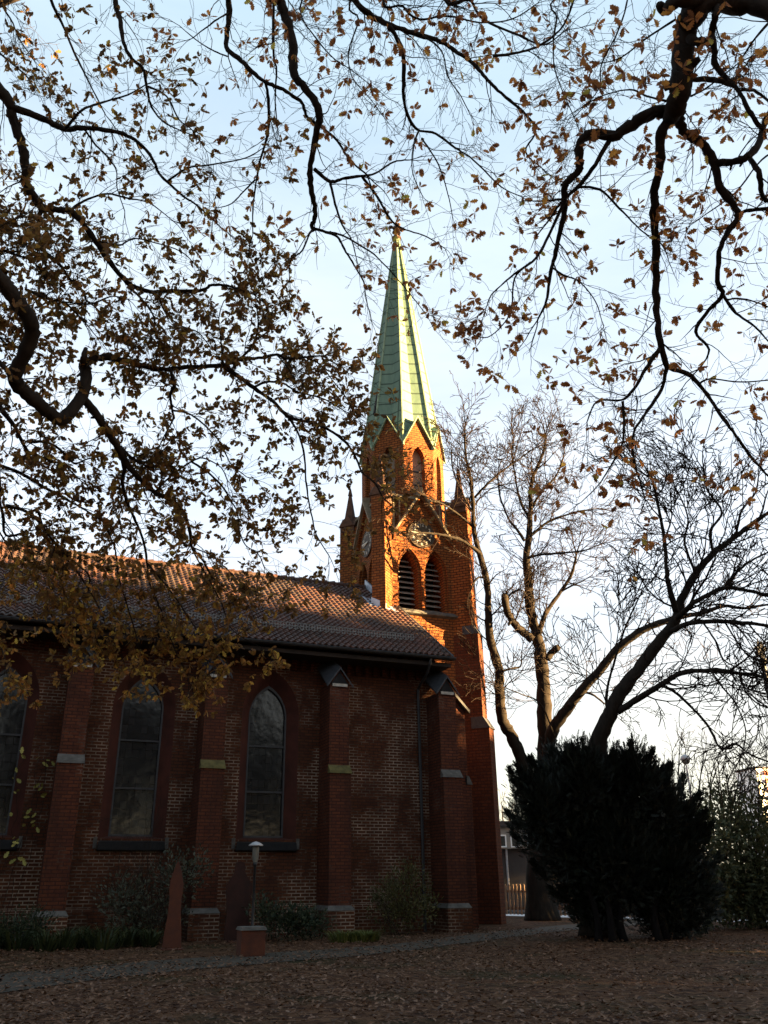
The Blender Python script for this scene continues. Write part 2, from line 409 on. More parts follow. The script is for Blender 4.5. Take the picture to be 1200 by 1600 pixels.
# road and pale pavement beyond the fence
def uvp(u, v): w = uv2w(u, v); return (w.x, w.y)
FA, FB = Vector((*ground_at(776, 1432).xy, 0)), Vector((*ground_at(1290, 1446).xy, 0))   # line of the picket fence
fd = (FB - FA).normalized(); fn = Vector((-fd.y, fd.x, 0))
def along(s, d): p = FA + fd * s + fn * d; return (p.x, p.y)
sheet('pavement', [along(-30, .7), along(60, .7), along(60, 2.6), along(-30, 2.6)], .008, M['pavement'])
sheet('road', [along(-30, 2.75), along(60, 2.75), along(60, 9.2), along(-30, 9.2)], .006, M['road'])
kb = MB(); a0, a1, a2, a3 = along(-30, 2.6), along(60, 2.6), along(60, 2.75), along(-30, 2.75)
kb.hexa([(*a0, 0), (*a1, 0), (*a2, 0), (*a3, 0), (*a0, .12), (*a1, .12), (*a2, .12), (*a3, .12)])
tag(kb.build('kerb', M['stone']), kind='structure')

# ================================================================== THE CHURCH
OFF = (5.43, 28.1, 0.0)
cl = uv2w(OFF[0], OFF[1])
church = thing('church', cl, 'red brick church with buttresses, clock tower and green copper spire', 'church', rz=math.pi/2 - AZ_WALL)
def cb(b, name, mat, parent=church, **k):
    off = OFF if parent is church or parent is None else (OFF[0] + parent.location.x * 0, OFF[1], 0)
    return b.build(name, mat, parent, off=OFF, **k)

def arch(uc, w, z0, zs, za, n=9):
    """outline of a pointed arch, starting bottom left, counter-clockwise seen from outside"""
    a = w / 2; h = za - zs; Rr = (a*a + h*h) / (2*a)
    pts = [(uc - a, z0), (uc + a, z0)]
    cxr = uc + a - Rr
    ang = math.atan2(h, uc - cxr)
    for i in range(n + 1): th = ang * i / n; pts.append((cxr + Rr * math.cos(th), zs + Rr * math.sin(th)))
    cxl = uc - a + Rr
    for i in range(n - 1, -1, -1):
        th = ang * i / n; pts.append((cxl - Rr * math.cos(th), zs + Rr * math.sin(th)))
    return pts
def holed(b, outer, holes, fn_):
    loops = [outer] + holes; flat = [p for l in loops for p in l]
    tri = tessellate_polygon([[Vector((p[0], p[1], 0)) for p in l] for l in loops])
    b.tris([fn_(*p) for p in flat], tri)

WALL, BF = 28.1, 27.05
U0, U1 = -11.3, 13.86
BAYS = [1.22 + 4.205 * k for k in range(-3, 3)]                       # buttress centres
WINS = [(BAYS[k] + BAYS[k+1]) / 2 for k in range(len(BAYS) - 1)]
# --- nave wall
b = MB()
holes = [arch(u, 1.98, 2.78, 6.75, 8.28) for u in WINS]
holed(b, [(U0, 0), (U1, 0), (U1, 9.05), (U0, 9.05)], [h for h in holes], lambda u, z: (u, WALL, z))
RV, RZ = 33.7, 13.62                                                    # ridge
b.face([(U1, WALL, 0), (U1, 39.3, 0), (U1, 39.3, 9.05), (U1, RV, RZ - .12), (U1, WALL, 9.05)])
b.face([(U0, WALL, 0), (U0, WALL, 9.05), (U0, RV, RZ - .12), (U0, 39.3, 9.05), (U0, 39.3, 0)])
b.face([(U1, 39.3, 0), (U0, 39.3, 0), (U0, 39.3, 9.05), (U1, 39.3, 9.05)])
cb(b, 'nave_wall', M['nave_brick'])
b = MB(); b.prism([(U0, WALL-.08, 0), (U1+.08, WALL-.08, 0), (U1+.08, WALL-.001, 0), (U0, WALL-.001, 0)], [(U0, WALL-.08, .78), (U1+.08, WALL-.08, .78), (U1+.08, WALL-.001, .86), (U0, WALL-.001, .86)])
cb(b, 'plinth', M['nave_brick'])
b = MB()
u = U0 + .2
while u < U1 - .1:
    if all(abs(u - q) > .5 for q in BAYS):
        b.box(u - .08, u + .08, WALL - .10, WALL - .001, 8.32, 8.62); b.box(u - .08, u + .08, WALL - .17, WALL - .001, 8.62, 8.80)
    u += .34
b.box(U0, U1, WALL - .19, WALL - .001, 8.80, 8.92)
cb(b, 'corbel_frieze', M['buttress_brick'])
# --- windows
for i, u in enumerate(WINS):
    out = arch(u, 1.98, 2.78, 6.75, 8.28); inn = arch(u, 1.32, 2.86, 6.72, 7.80)
    bb = MB(); bb.band([(p[0], WALL, p[1]) for p in out], [(p[0], WALL + .42, p[1]) for p in inn])
    w = cb(bb, 'window', M['reveal'])
    gl = MB(); gl.face([(p[0], WALL + .50, p[1]) for p in arch(u, 1.34, 2.80, 6.72, 7.83)])
    cb(gl, 'glass', M['glass'], w)
    fr = MB(); o1 = arch(u, 1.33, 2.84, 6.72, 7.81); o2 = arch(u, 1.22, 2.92, 6.72, 7.70)
    fr.band([(p[0], WALL + .40, p[1]) for p in o1], [(p[0], WALL + .40, p[1]) for p in o2])
    fr.band([(p[0], WALL + .40, p[1]) for p in o2], [(p[0], WALL + .50, p[1]) for p in o2])
    for z in (4.25, 5.72): fr.box(u - .61, u + .61, WALL + .43, WALL + .49, z, z + .055)
    cb(fr, 'frame', M['lead_came'], w)
    si = MB(); si.prism([(u-1.0, WALL-.16, 2.46), (u+1.0, WALL-.16, 2.46), (u+1.0, WALL+.0, 2.42), (u-1.0, WALL+.0, 2.42)], [(u-.98, WALL-.16, 2.68), (u+.98, WALL-.16, 2.68), (u+.78, WALL+.44, 2.83), (u-.78, WALL+.44, 2.83)])
    cb(si, 'sill', M['black_stone'], w)
    for sgn in (-1, 1):
        kn = MB(); kn.box(u + sgn*1.06 - .055, u + sgn*1.06 + .055, WALL - .03, WALL - .001, 2.5, 2.82)
        cb(kn, 'sill_stop', M['stone'], w)
# --- buttresses of the nave
def gable_cap(b, uc, hw, v0, v1, ze, za, ze1, za1, t=.07):
    """steep saddle cap rising from its little gable at v0 back to the wall at v1"""
    for sgn in (-1, 1):
        A = [(uc, v0, za), (uc + sgn*hw, v0, ze), (uc + sgn*hw, v1, ze1), (uc, v1, za1)]
        Bt = [(p[0], p[1], p[2] + t) for p in A]
        if sgn > 0: A, Bt = A[::-1], Bt[::-1]
        b.prism(A, Bt)
for k, u in enumerate(BAYS):
    hw = .35
    bb = MB()
    bb.box(u-hw, u+hw, BF, WALL, 4.79, 7.70)
    bb.box(u-hw-.02, u+hw+.02, BF-.16, WALL, .80, 4.80)
    bb.prism([(u-hw, BF, 7.70), (u+hw, BF, 7.70), (u, BF, 8.22)], [(u-hw, WALL, 8.35), (u+hw, WALL, 8.35), (u, WALL, 8.80)])
    bo = cb(bb, 'buttress', M['buttress_brick'])
    pb_ = MB(); pb_.box(u-hw-.10, u+hw+.10, BF-.26, WALL-.10, 0, .72); cb(pb_, 'base', M['nave_brick'], bo)
    pl = MB(); pl.prism([(u-hw-.12, BF-.28, .72), (u+hw+.12, BF-.28, .72), (u+hw+.12, WALL-.10, .72), (u-hw-.12, WALL-.10, .72)], [(u-hw-.03, BF-.17, .86), (u+hw+.03, BF-.17, .86), (u+hw+.03, WALL-.10, .86), (u-hw-.03, WALL-.10, .86)])
    cb(pl, 'base_cap', M['stone'], bo)
    ld = MB(); ld.prism([(u-hw-.05, BF-.20, 4.78), (u+hw+.05, BF-.20, 4.78), (u+hw+.05, BF+.01, 4.78), (u-hw-.05, BF+.01, 4.78)], [(u-hw-.03, BF-.17, 4.86), (u+hw+.03, BF-.17, 4.86), (u+hw+.03, BF+.005, 5.06), (u-hw-.03, BF+.005, 5.06)])
    cb(ld, 'ledge', M['moss_stone'] if k in (4, 5) else M['stone'], bo)
    cp = MB(); gable_cap(cp, u, hw+.12, BF-.10, WALL-.002, 7.60, 8.24, 8.42, 8.86)
    cb(cp, 'cap', M['slate'], bo)
    tp = MB(); tp.face([(u-hw+.03, BF-.006, 7.72), (u+hw-.03, BF-.006, 7.72), (u, BF-.006, 8.16)]); cb(tp, 'gablet', M['black_stone'], bo)
    st = MB(); st.box(u-hw+.08, u+hw-.08, BF-.05, BF-.008, 7.64, 7.74); cb(st, 'gablet_sill', M['pale_mortar'], bo)
# corner buttresses of the gable wall
u = 13.72
bb = MB(); hw = .34
bb.box(u-hw, u+hw, BF, WALL, 4.79, 7.70); bb.box(u-hw-.02, u+hw+.02, BF-.16, WALL, .80, 4.80)
bb.prism([(u-hw, BF, 7.70), (u+hw, BF, 7.70), (u, BF, 8.22)], [(u-hw, WALL, 8.35), (u+hw, WALL, 8.35), (u, WALL, 8.80)])
bo = cb(bb, 'buttress', M['buttress_brick'])
pb_ = MB(); pb_.box(u-hw-.10, u+hw+.10, BF-.26, WALL-.10, 0, .72); cb(pb_, 'base', M['nave_brick'], bo)
pl = MB(); pl.prism([(u-hw-.12, BF-.28, .72), (u+hw+.10, BF-.28, .72), (u+hw+.10, WALL-.10, .72), (u-hw-.12, WALL-.10, .72)], [(u-hw-.03, BF-.17, .86), (u+hw+.03, BF-.17, .86), (u+hw+.03, WALL-.10, .86), (u-hw-.03, WALL-.10, .86)])
cb(pl, 'base_cap', M['stone'], bo)
ld = MB(); ld.prism([(u-hw-.05, BF-.20, 4.78), (u+hw+.05, BF-.20, 4.78), (u+hw+.05, BF+.01, 4.78), (u-hw-.05, BF+.01, 4.78)], [(u-hw-.03, BF-.17, 4.86), (u+hw+.03, BF-.17, 4.86), (u+hw+.03, BF+.005, 5.06), (u-hw-.03, BF+.005, 5.06)])
cb(ld, 'ledge', M['stone'], bo)
cp = MB(); gable_cap(cp, u, hw+.12, BF-.10, WALL-.002, 7.60, 8.24, 8.42, 8.86); cb(cp, 'cap', M['slate'], bo)
tp = MB(); tp.face([(u-hw+.03, BF-.006, 7.72), (u+hw-.03, BF-.006, 7.72), (u, BF-.006, 8.16)]); cb(tp, 'gablet', M['black_stone'], bo)
st = MB(); st.box(u-hw+.08, u+hw-.08, BF-.05, BF-.008, 7.64, 7.74); cb(st, 'gablet_sill', M['pale_mortar'], bo)
bb = MB(); bb.box(13.87, 14.98, 28.16, 28.86, 4.65, 7.30); bb.box(13.87, 15.10, 28.14, 28.88, 0, 4.70)
bb.prism([(13.87, 28.16, 7.3), (14.98, 28.16, 7.3), (13.87, 28.16, 8.3)], [(13.87, 28.86, 7.3), (14.98, 28.86, 7.3), (13.87, 28.86, 8.3)])
bo = cb(bb, 'buttress', M['buttress_brick'])
cp = MB(); cp.prism([(14.055, 28.0, 8.36), (15.12, 28.0, 7.22), (15.12, 29.0, 7.22), (14.055, 29.0, 8.36)], [(14.055, 28.0, 8.48), (15.12, 28.0, 7.34), (15.12, 29.0, 7.34), (14.055, 29.0, 8.48)]); cb(cp, 'cap', M['slate'], bo)
ld = MB(); ld.prism([(14.9, 28.10, 4.70), (15.14, 28.10, 4.70), (15.14, 28.92, 4.70), (14.9, 28.92, 4.70)], [(14.9, 28.10, 5.0), (14.99, 28.10, 5.0), (14.99, 28.92, 5.0), (14.9, 28.92, 5.0)]); cb(ld, 'ledge', M['stone'], bo)
# --- roof
EV, EZ = 26.90, 8.95
sl = (RZ - EZ) / (RV - EV); slen = math.hypot(RV - EV, RZ - EZ); ca, sa = (RV - EV) / slen, (RZ - EZ) / slen
rr = random.Random(5)
def roof_tiles(side):
    b = MB(); rnd = []
    tw, th = .225, .31; nu = int((U1 + .12 - (U0 - .3)) / tw); nr = int(slen / th) + 1
    prof = [(0, .0), (.16, .055), (.36, .075), (.55, .045), (.75, .0), (1.0, .012)]
    for r_ in range(nr):
        s0 = r_ * th; s1 = min(s0 + th + .05, slen)
        for c in range(nu):
            u0 = U1 + .06 - (c + 1) * tw; jit = rr.uniform(-.012, .012); q = rr.random()
            A = []; Bq = []
            for fx, h in prof:
                for lst, s_, lift in ((A, s0 + jit, .075), (Bq, s1, .02)):
                    hh = h + lift; dv = s_ * ca - hh * sa; dz = s_ * sa + hh * ca
                    vv = EV + dv
                    if side < 0: vv = 2 * RV - vv
                    lst.append((u0 + fx * tw, vv, EZ + dz))
            C = [(p[0], p[1] + (.04 * sa if side > 0 else -.04 * sa), p[2] - .045) for p in A]
            if side > 0: b.band(A, Bq, False); b.band(C, A, False)
            else: b.band(Bq, A, False); b.band(A, C, False)
            rnd += [q] * 10
    return b, rnd
b, rnd = roof_tiles(1); b2, rnd2 = roof_tiles(-1)
n0 = len(b.v); b.v += b2.v; b.f += [tuple(i + n0 for i in f) for f in b2.f]; b.m += b2.m; rnd += rnd2
roof = cb(b, 'roof', M['pantile'], attr={'rnd': rnd}, uv=False)
un = MB()   # closed decking under the tiles
for sd in (1, -1):
    f_ = lambda v: v if sd > 0 else 2*RV - v
    un.hexa([(U0-.25, f_(EV+.03), EZ-.10), (U1+.055, f_(EV+.03), EZ-.10), (U1+.055, f_(RV-.005), RZ-.10), (U0-.25, f_(RV-.005), RZ-.10),
             (U0-.25, f_(EV+.03), EZ+.03), (U1+.055, f_(EV+.03), EZ+.03), (U1+.055, f_(RV-.005), RZ+.02), (U0-.25, f_(RV-.005), RZ+.02)])
un.box(U0-.25, U1+.055, EV+.12, WALL-.002, EZ-.30, EZ-.16)
cb(un, 'eaves', M['soffit'])
rd = MB(); u = U0 - .2; 
while u < U1:
    rd.tube([(u, RV, RZ + .05), (u + .2, RV, RZ + .06), (u + .42, RV, RZ + .085)], [.13, .125, .145], 8); u += .38
cb(rd, 'ridge_tiles', M['pantile'], roof, attr={'rnd': [rr.random() for _ in rd.f]}, uv=False)
vg = MB(); vg.hexa([(U1+.065, EV-.02, EZ-.12), (U1+.12, EV-.02, EZ-.12), (U1+.12, RV, RZ-.12), (U1+.065, RV, RZ-.12), (U1+.065, EV-.02, EZ+.10), (U1+.12, EV-.02, EZ+.10), (U1+.12, RV, RZ+.10), (U1+.065, RV, RZ+.10)])
cb(vg, 'verge_board', M['slate'], roof)
gt = MB()
prof = [(math.cos(R(a)) * .085, math.sin(R(a)) * .085) for a in range(180, 361, 30)]
gt.band([(U0-.3, EV-.07 + c, EZ-.01 + s) for c, s in prof], [(U1+.15, EV-.07 + c, EZ-.01 + s) for c, s in prof], False)
gt.tube([(U0-.3, EV-.155, EZ-.01), (U1+.15, EV-.155, EZ-.01)], .014, 5)
u = U0
while u < U1: gt.box(u-.015, u+.015, EV-.16, EV+.1, EZ-.015, EZ+.012); u += .8
cb(gt, 'gutter', M['gutter'], roof)
dp = MB(); pu = 13.02
dp.tube([(pu, EV-.05, EZ-.10), (pu, EV-.02, EZ-.28), (pu, EV+.35, EZ-.62), (pu, WALL-.12, EZ-.95), (pu, WALL-.10, EZ-1.2), (pu, WALL-.10, .3), (pu, WALL-.10, 0)], .052, 8)
for z in (7.2, 5.2, 3.2, 1.2): dp.lathe([(.06, z), (.068, z + .01), (.068, z + .06), (.06, z + .07)], (pu, WALL-.10), 8)
cb(dp, 'downpipe', M['gutter'])
sg = MB(); s_ = 1.25
bv, bz = EV + s_ * ca - .06 * sa, EZ + s_ * sa + .1 * ca
u = U0
while u < U1 - 1.0:
    sg.box(u-.011, u+.011, bv-.015, bv+.015, bz, bz + .24); u += .105
for z in (.02, .12, .23): sg.box(U0, U1 - 1.0, bv-.02, bv+.02, bz + z, bz + z + .02)
u = U0
while u < U1 - 1: sg.box(u-.02, u+.02, bv-.02, bv+.35, bz-.02, bz+.03); u += .9
cb(sg, 'snow_guard', M['guard_metal'], roof)

# --- tower
TU, TV, H = 15.13, 33.55, 1.86
def side(k):
    """maps (s, d, z) on tower side k (0 = front, d outward from the axis) to church coordinates"""
    a = k * math.pi / 2; c, s_ = round(math.cos(a)), round(math.sin(a))
    def f(s, d, z):
        x, y = s, -d
        return (TU + x * c - y * s_, TV + x * s_ + y * c, z)
    return f
OA = 1.84                                                                # octagon, half across flats
tw = MB(); lv = []; GZ, GA, GW = 15.75, 17.80, 1.32
BW, BZ0, BSP, BA = .94, 12.25, 14.0, 15.0
for k in range(4):
    f = side(k)
    hl = [arch(s, BW + .22, BZ0, BSP, BA + .10) for s in (-.64, .64)]
    holed(tw, [(-H, 0), (H, 0), (H, GZ), (GW, GZ), (0, GA), (-GW, GZ), (-H, GZ)], hl, lambda s, z: f(s, H, z))
    for s in (-.64, .64):
        a1 = arch(s, BW + .22, BZ0, BSP, BA + .10); a2 = arch(s, BW, BZ0, BSP, BA)
        tw.band([f(p[0], H, p[1]) for p in a1], [f(p[0], H - .12, p[1]) for p in a1])
        tw.band([f(p[0], H - .12, p[1]) for p in a1], [f(p[0], H - .12, p[1]) for p in a2])
        tw.band([f(p[0], H - .12, p[1]) for p in a2], [f(p[0], H - .98, p[1]) for p in a2])
    # back of the gable and shoulders
    tw.face([f(-GW, H - .30, GZ), f(0, H - .30, GA), f(GW, H - .30, GZ)])
tw.face([side(0)(-H, H, GZ - .01), side(0)(H, H, GZ - .01), side(0)(H, -H, GZ - .01), side(0)(-H, -H, GZ - .01)])
tower = cb(tw, 'tower_wall', M['tower_brick'])
lvm = M['louvre']
for k in range(4):
    f = side(k)
    for s in (-.64, .64):
        o = MB(); o.face([f(p[0], H - .96, p[1]) for p in arch(s, BW, BZ0, BSP, BA)])
        op = cb(o, 'belfry_opening', M['void'])
        l = MB(); z = BZ0 + .12; 
        while z < BA - .25:
            hwid = BW / 2 - .01
            if z > BSP:
                q = (z - BSP + .1) / (BA - BSP); hwid = (BW / 2) * max(.05, 1 - q ** 1.7) - .01
            if hwid > .06:
                P = [(-hwid, .50, 0), (hwid, .50, 0), (hwid, .84, .20), (-hwid, .84, .20)]
                l.prism([f(s + a, H - d, z + e) for a, d, e in P], [f(s + a, H - d, z + e + .035) for a, d, e in P])
            z += .245
        cb(l, 'louvre', lvm, op)
# string course and corbelled sill under the belfry, plinth
sc = MB()
for k in range(4):
    f = side(k)
    P0 = [f(-H-.02, H + .002, 12.05), f(H+.02, H + .002, 12.05), f(H+.02, H + .002, 12.25), f(-H-.02, H + .002, 12.25)]
    sc.prism([f(-H, H+.001, 11.98), f(H, H+.001, 11.98), f(H, H+.16, 12.06), f(-H, H+.16, 12.06)], [f(-H, H+.001, 12.26), f(H, H+.001, 12.26), f(H, H+.16, 12.12), f(-H, H+.16, 12.12)])
cb(sc, 'string_course', M['stone'])
# gable copings, moulded band below, little saddle roofs
for k in range(4):
    f = side(k); gc = MB(); gr = MB(); gm = MB()
    for sg_ in (-1, 1):
        for (lo_, hi_, d0, d1, mb) in ((.0, .15, H - .32, H + .26, gc), (-.24, -.01, H + .001, H + .13, gm)):
            A = [(sg_*GW*1.06, GZ - .12 + lo_), (0, GA + lo_), (0, GA + hi_), (sg_*GW*1.06, GZ - .12 + hi_)]
            if sg_ < 0: A = A[::-1]
            mb.prism([f(s, d0, z) for s, z in A], [f(s, d1, z) for s, z in A])
    gr.prism([f(-.07, H-.1, GA), f(.07, H-.1, GA), f(.07, H+.24, GA), f(-.07, H+.24, GA)], [f(-.04, H-.1, GA + .34), f(.04, H-.1, GA + .34), f(.04, H+.24, GA + .28), f(-.04, H+.24, GA + .28)])
    cb(gc, 'gable_coping', M['coping']); cb(gm, 'gable_moulding', M['tower_brick']); cb(gr, 'gable_finial', M['coping'])
# clocks
def text_mesh(txt, size):
    cu = bpy.data.curves.new('numeral_text', 'FONT'); cu.body = txt; cu.size = size; cu.align_x = 'CENTER'; cu.align_y = 'CENTER'; cu.resolution_u = 3
    cu.offset = .004
    ob = bpy.data.objects.new('numeral_text', cu); col.objects.link(ob)
    bpy.context.view_layer.update()
    me = bpy.data.meshes.new_from_object(ob.evaluated_get(bpy.context.evaluated_depsgraph_get()))
    vs = [tuple(v.co) for v in me.vertices]; fs = [tuple(p.vertices) for p in me.polygons]
    bpy.data.objects.remove(ob); bpy.data.curves.remove(cu); bpy.data.meshes.remove(me); return vs, fs
def digits(i):
    t_ = str(i); out = []
    for j, ch in enumerate(t_):
        vs, fs = text_mesh(ch, .215); dx = (j - (len(t_) - 1) / 2) * .125
        out.append(([(a + dx, b_, c) for a, b_, c in vs], fs))
    return out
NUM = [digits(i) for i in range(1, 13)]
CZ, CR = 15.80, .62
for k in range(4):
    f = side(k); b = MB(); n = 36
    ring = lambda r, d: [f(r * math.cos(2*math.pi*i/n), d, CZ + r * math.sin(2*math.pi*i/n)) for i in range(n)]
    b.prism(ring(CR, H + .005), ring(CR, H + .05))
    b.band(ring(CR, H + .05), ring(CR + .03, H + .07)); b.band(ring(CR + .03, H + .07), ring(CR + .03, H + .005))
    ck = cb(b, 'clock_face', M['clock'])
    for i in range(12):
      th = math.pi / 2 - (i + 1) * math.pi / 6; x0, z0 = .46 * math.cos(th), .46 * math.sin(th)
      for vs, fs in NUM[i]:
        nb = MB(); base = 0
        nb.v += [f(x0 + a, H + .058, CZ + z0 + c) for a, c, _ in vs]; nb.f += [tuple(base + j for j in q) for q in fs]; nb.m += [0] * len(fs)
        cb(nb, 'numeral', M['white_paint'], ck)
    for nm, ang, ln, wd, dd in (('hour_hand', 8.76 * 30, .34, .045, .075), ('minute_hand', 46 * 6, .52, .032, .095)):
        th = math.pi / 2 - R(ang); c, s_ = math.cos(th), math.sin(th); hb = MB()
        P = [(-.16, -wd), (ln * .75, -wd), (ln, 0), (ln * .75, wd), (-.16, wd)]
        hb.prism([f(a*c - e*s_, H + dd, CZ + a*s_ + e*c) for a, e in P], [f(a*c - e*s_, H + dd + .015, CZ + a*s_ + e*c) for a, e in P])
        cb(hb, nm, M['white_paint'], ck)
# diagonal buttresses with pinnacles
for (sx, sy) in ((-1, -1), (1, -1), (1, 1), (-1, 1)):
    c0 = Vector((TU + sx * H, TV + sy * H, 0)); ax = Vector((sx, sy, 0)).normalized(); pr = Vector((-ax.y, ax.x, 0))
    def q(a, w, z): p = c0 + ax * a + pr * w; return (p.x, p.y, z)
    bb = MB(); hw = .31
    def stage(p, z0, z1, hw=hw, d=bb): d.prism([q(-.5, -hw, z0), q(p, -hw, z0), q(p, hw, z0), q(-.5, hw, z0)], [q(-.5, -hw, z1), q(p, -hw, z1), q(p, hw, z1), q(-.5, hw, z1)])
    stage(.58, 11.2, 17.2)
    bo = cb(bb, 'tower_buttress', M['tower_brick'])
    bl = MB(); stage(.76, 7.2, 11.25, .33, bl); cb(bl, 'middle_stage', M['shaded_tower_brick'], bo)
    bl = MB(); stage(1.0, 0, 7.25, .35, bl); cb(bl, 'lower_stage', M['shaded_tower_brick'], bo)
    def slope(p0, p1, z0, z1, hw):
        wl = MB(); wl.prism([q(p1 - .5, -hw, z0), q(p0 + .06, -hw, z0), q(p0 + .06, hw, z0), q(p1 - .5, hw, z0)], [q(p1 - .5, -hw, z1), q(p1 + .01, -hw, z1), q(p1 + .01, hw, z1), q(p1 - .5, hw, z1)]); cb(wl, 'weathering', M['slate'], bo)
    slope(.76, .58, 11.25, 11.62, .37); slope(1.0, .76, 7.25, 7.72, .39)
    # pinnacle: square shaft top with four gablets and a steep pyramid
    pn = MB(); pc = .18; r0 = .37
    def qq(a, w, z): return q(pc + a, w, z)
    sq = [(-r0, -r0), (r0, -r0), (r0, r0), (-r0, r0)]
    pn.prism([qq(a, w, 17.0) for a, w in sq], [qq(a, w, 17.3) for a, w in sq])
    for i in range(4):
        p1, p2 = sq[i], sq[(i + 1) % 4]; mid = ((p1[0] + p2[0]) / 2 * 1.12, (p1[1] + p2[1]) / 2 * 1.12)
        e = 1.14
        pn.face([qq(p1[0]*e, p1[1]*e, 17.28), qq(p2[0]*e, p2[1]*e, 17.28), qq(mid[0], mid[1], 17.85)])
        pn.face([qq(p1[0]*e, p1[1]*e, 17.28), qq(mid[0], mid[1], 17.85), qq(0, 0, 17.95)])
        pn.face([qq(mid[0], mid[1], 17.85), qq(p2[0]*e, p2[1]*e, 17.28), qq(0, 0, 17.95)])
    py = [(-.24, -.24), (.24, -.24), (.24, .24), (-.24, .24)]
    pn.prism([qq(a, w, 17.5) for a, w in py], [qq(a * .2, w * .2, 19.15) for a, w in py])
    pn.prism([qq(a * .38, w * .38, 19.05) for a, w in py], [qq(a * .12, w * .12, 19.45) for a, w in py])
    cb(pn, 'pinnacle', M['pinnacle'], bo)
# octagon stage
def octa(r, k): a = R(-90 - 22.5 + 45 * k); rc = r / math.cos(R(22.5)); return Vector((TU + rc * math.cos(a), TV + rc * math.sin(a), 0))
oc = MB(); GB, GT = 20.35, 21.88
fw = OA * math.tan(R(22.5))
def oside(k):
    a = R(45 * k); c, s_ = math.cos(a), math.sin(a)
    def f(s, d, z): x, y = s, -d; return (TU + x * c - y * s_, TV + x * s_ + y * c, z)
    return f
for k in range(8):
    f = oside(k); ho = arch(0, .62, 17.75, 19.65, 20.30)
    holed(oc, [(-fw, GZ - .1), (fw, GZ - .1), (fw, GB), (0, GT), (-fw, GB)], [ho], lambda s, z: f(s, OA, z))
    oc.band([f(p[0], OA, p[1]) for p in ho], [f(p[0], OA - .36, p[1]) for p in ho])
cb(oc, 'octagon_wall', M['tower_brick'])
for k in range(8):
    f = oside(k); o = MB(); o.face([f(p[0], OA - .34, p[1]) for p in arch(0, .62, 17.75, 19.65, 20.30)])
    lw = cb(o, 'lancet', M['board'])
    for z in (18.4, 19.1): br_ = MB(); br_.prism([f(-.30, OA-.335, z), f(.30, OA-.335, z), f(.30, OA-.30, z), f(-.30, OA-.30, z)], [f(-.30, OA-.335, z+.05), f(.30, OA-.335, z+.05), f(.30, OA-.30, z+.05), f(-.30, OA-.30, z+.05)]); cb(br_, 'glazing_bar', M['iron'], lw)
# gallery rail between the pinnacles
for k in range(4):
    f = side(k); gb = MB()
    gb.prism([f(-1.75, H-.14, 17.52), f(1.75, H-.14, 17.52), f(1.75, H+.02, 17.52), f(-1.75, H+.02, 17.52)], [f(-1.75, H-.14, 17.64), f(1.75, H-.14, 17.64), f(1.75, H+.02, 17.64), f(-1.75, H+.02, 17.64)])
    gb.prism([f(-1.75, H-.10, 15.75), f(1.75, H-.10, 15.75), f(1.75, H-.02, 15.75), f(-1.75, H-.02, 15.75)], [f(-1.75, H-.10, 15.85), f(1.75, H-.10, 15.85), f(1.75, H-.02, 15.85), f(-1.75, H-.02, 15.85)])
    s = -1.6
    while s < 1.65:
        if abs(s) > .2: gb.prism([f(s-.03, H-.09, 15.85), f(s+.03, H-.09, 15.85), f(s+.03, H-.03, 15.85), f(s-.03, H-.03, 15.85)], [f(s-.03, H-.09, 17.52), f(s+.03, H-.09, 17.52), f(s+.03, H-.03, 17.52), f(s-.03, H-.03, 17.52)])
        s += .29
    cb(gb, 'gallery_rail', M['coping'])
# spire: eight ridges, folded inward along the middle of each side
ZA, RT0, RT1 = 34.35, OA / math.cos(R(22.5)) + .02, .13
sp = MB(); rows = 24
def srad(z): return RT0 + (RT1 - RT0) * (z - GB) / (ZA - GB)
def spt(i, z):                                                           # i in half steps: even = ridge, odd = valley
    r = srad(z); r = r if i % 2 == 0 else r * math.cos(R(22.5)) * .86
    a = R(-90 - 22.5 + 22.5 * i); return (TU + r * math.cos(a), TV + r * math.sin(a), z)
for j in range(rows):
    z0 = GB - .05 + (ZA - GB + .05) * j / rows; z1 = GB - .05 + (ZA - GB + .05) * (j + 1) / rows
    for i in range(16): sp.face([spt(i, z0), spt((i + 1) % 16, z0), spt((i + 1) % 16, z1), spt(i, z1)])
for k in range(8):                                                        # saddle roofs of the eight gables
    f = oside(k); V = spt(2 * k + 1, GT + .02); A = f(0, OA + .10, GT + .05)
    for sg_ in (-1, 1):
        Bp = f(sg_ * (fw + .03), OA + .10, GB + .0); T = [A, Bp, V]
        Cc = spt(2 * k if sg_ < 0 else (2 * k + 2) % 16, GB + .35)
        sp.face([A, Bp, Cc, V] if sg_ < 0 else [V, Cc, Bp, A])
spire = cb(sp, 'spire', M['copper'])
ro = MB()
for k in range(8):
    ro.tube([spt(2 * k, GB), spt(2 * k, (GB + ZA) / 2), spt(2 * k, ZA)], [.055, .05, .03], 6)
cb(ro, 'ridge_roll', M['copper_roll'], spire)
gv = MB()
for k in range(8):
    f = oside(k)
    for sg_ in (-1, 1):
        A = [(sg_ * (fw + .05), GB - .10), (0, GT - .04), (0, GT + .07), (sg_ * (fw + .05), GB + .01)]
        if sg_ < 0: A = A[::-1]
        gv.prism([f(s, OA - .02, z) for s, z in A], [f(s, OA + .13, z) for s, z in A])
cb(gv, 'gable_verge', M['copper_roll'], spire)
ht = MB(); f = oside(6); ht.prism([f(.05, 1.30, 22.7), f(.25, 1.30, 22.7), f(.25, 1.56, 22.7), f(.05, 1.56, 22.7)], [f(.05, 1.1, 24.0), f(.25, 1.1, 24.0), f(.25, 1.36, 23.9), f(.05, 1.36, 23.9)])
cb(ht, 'spire_hatch', M['void'], spire)
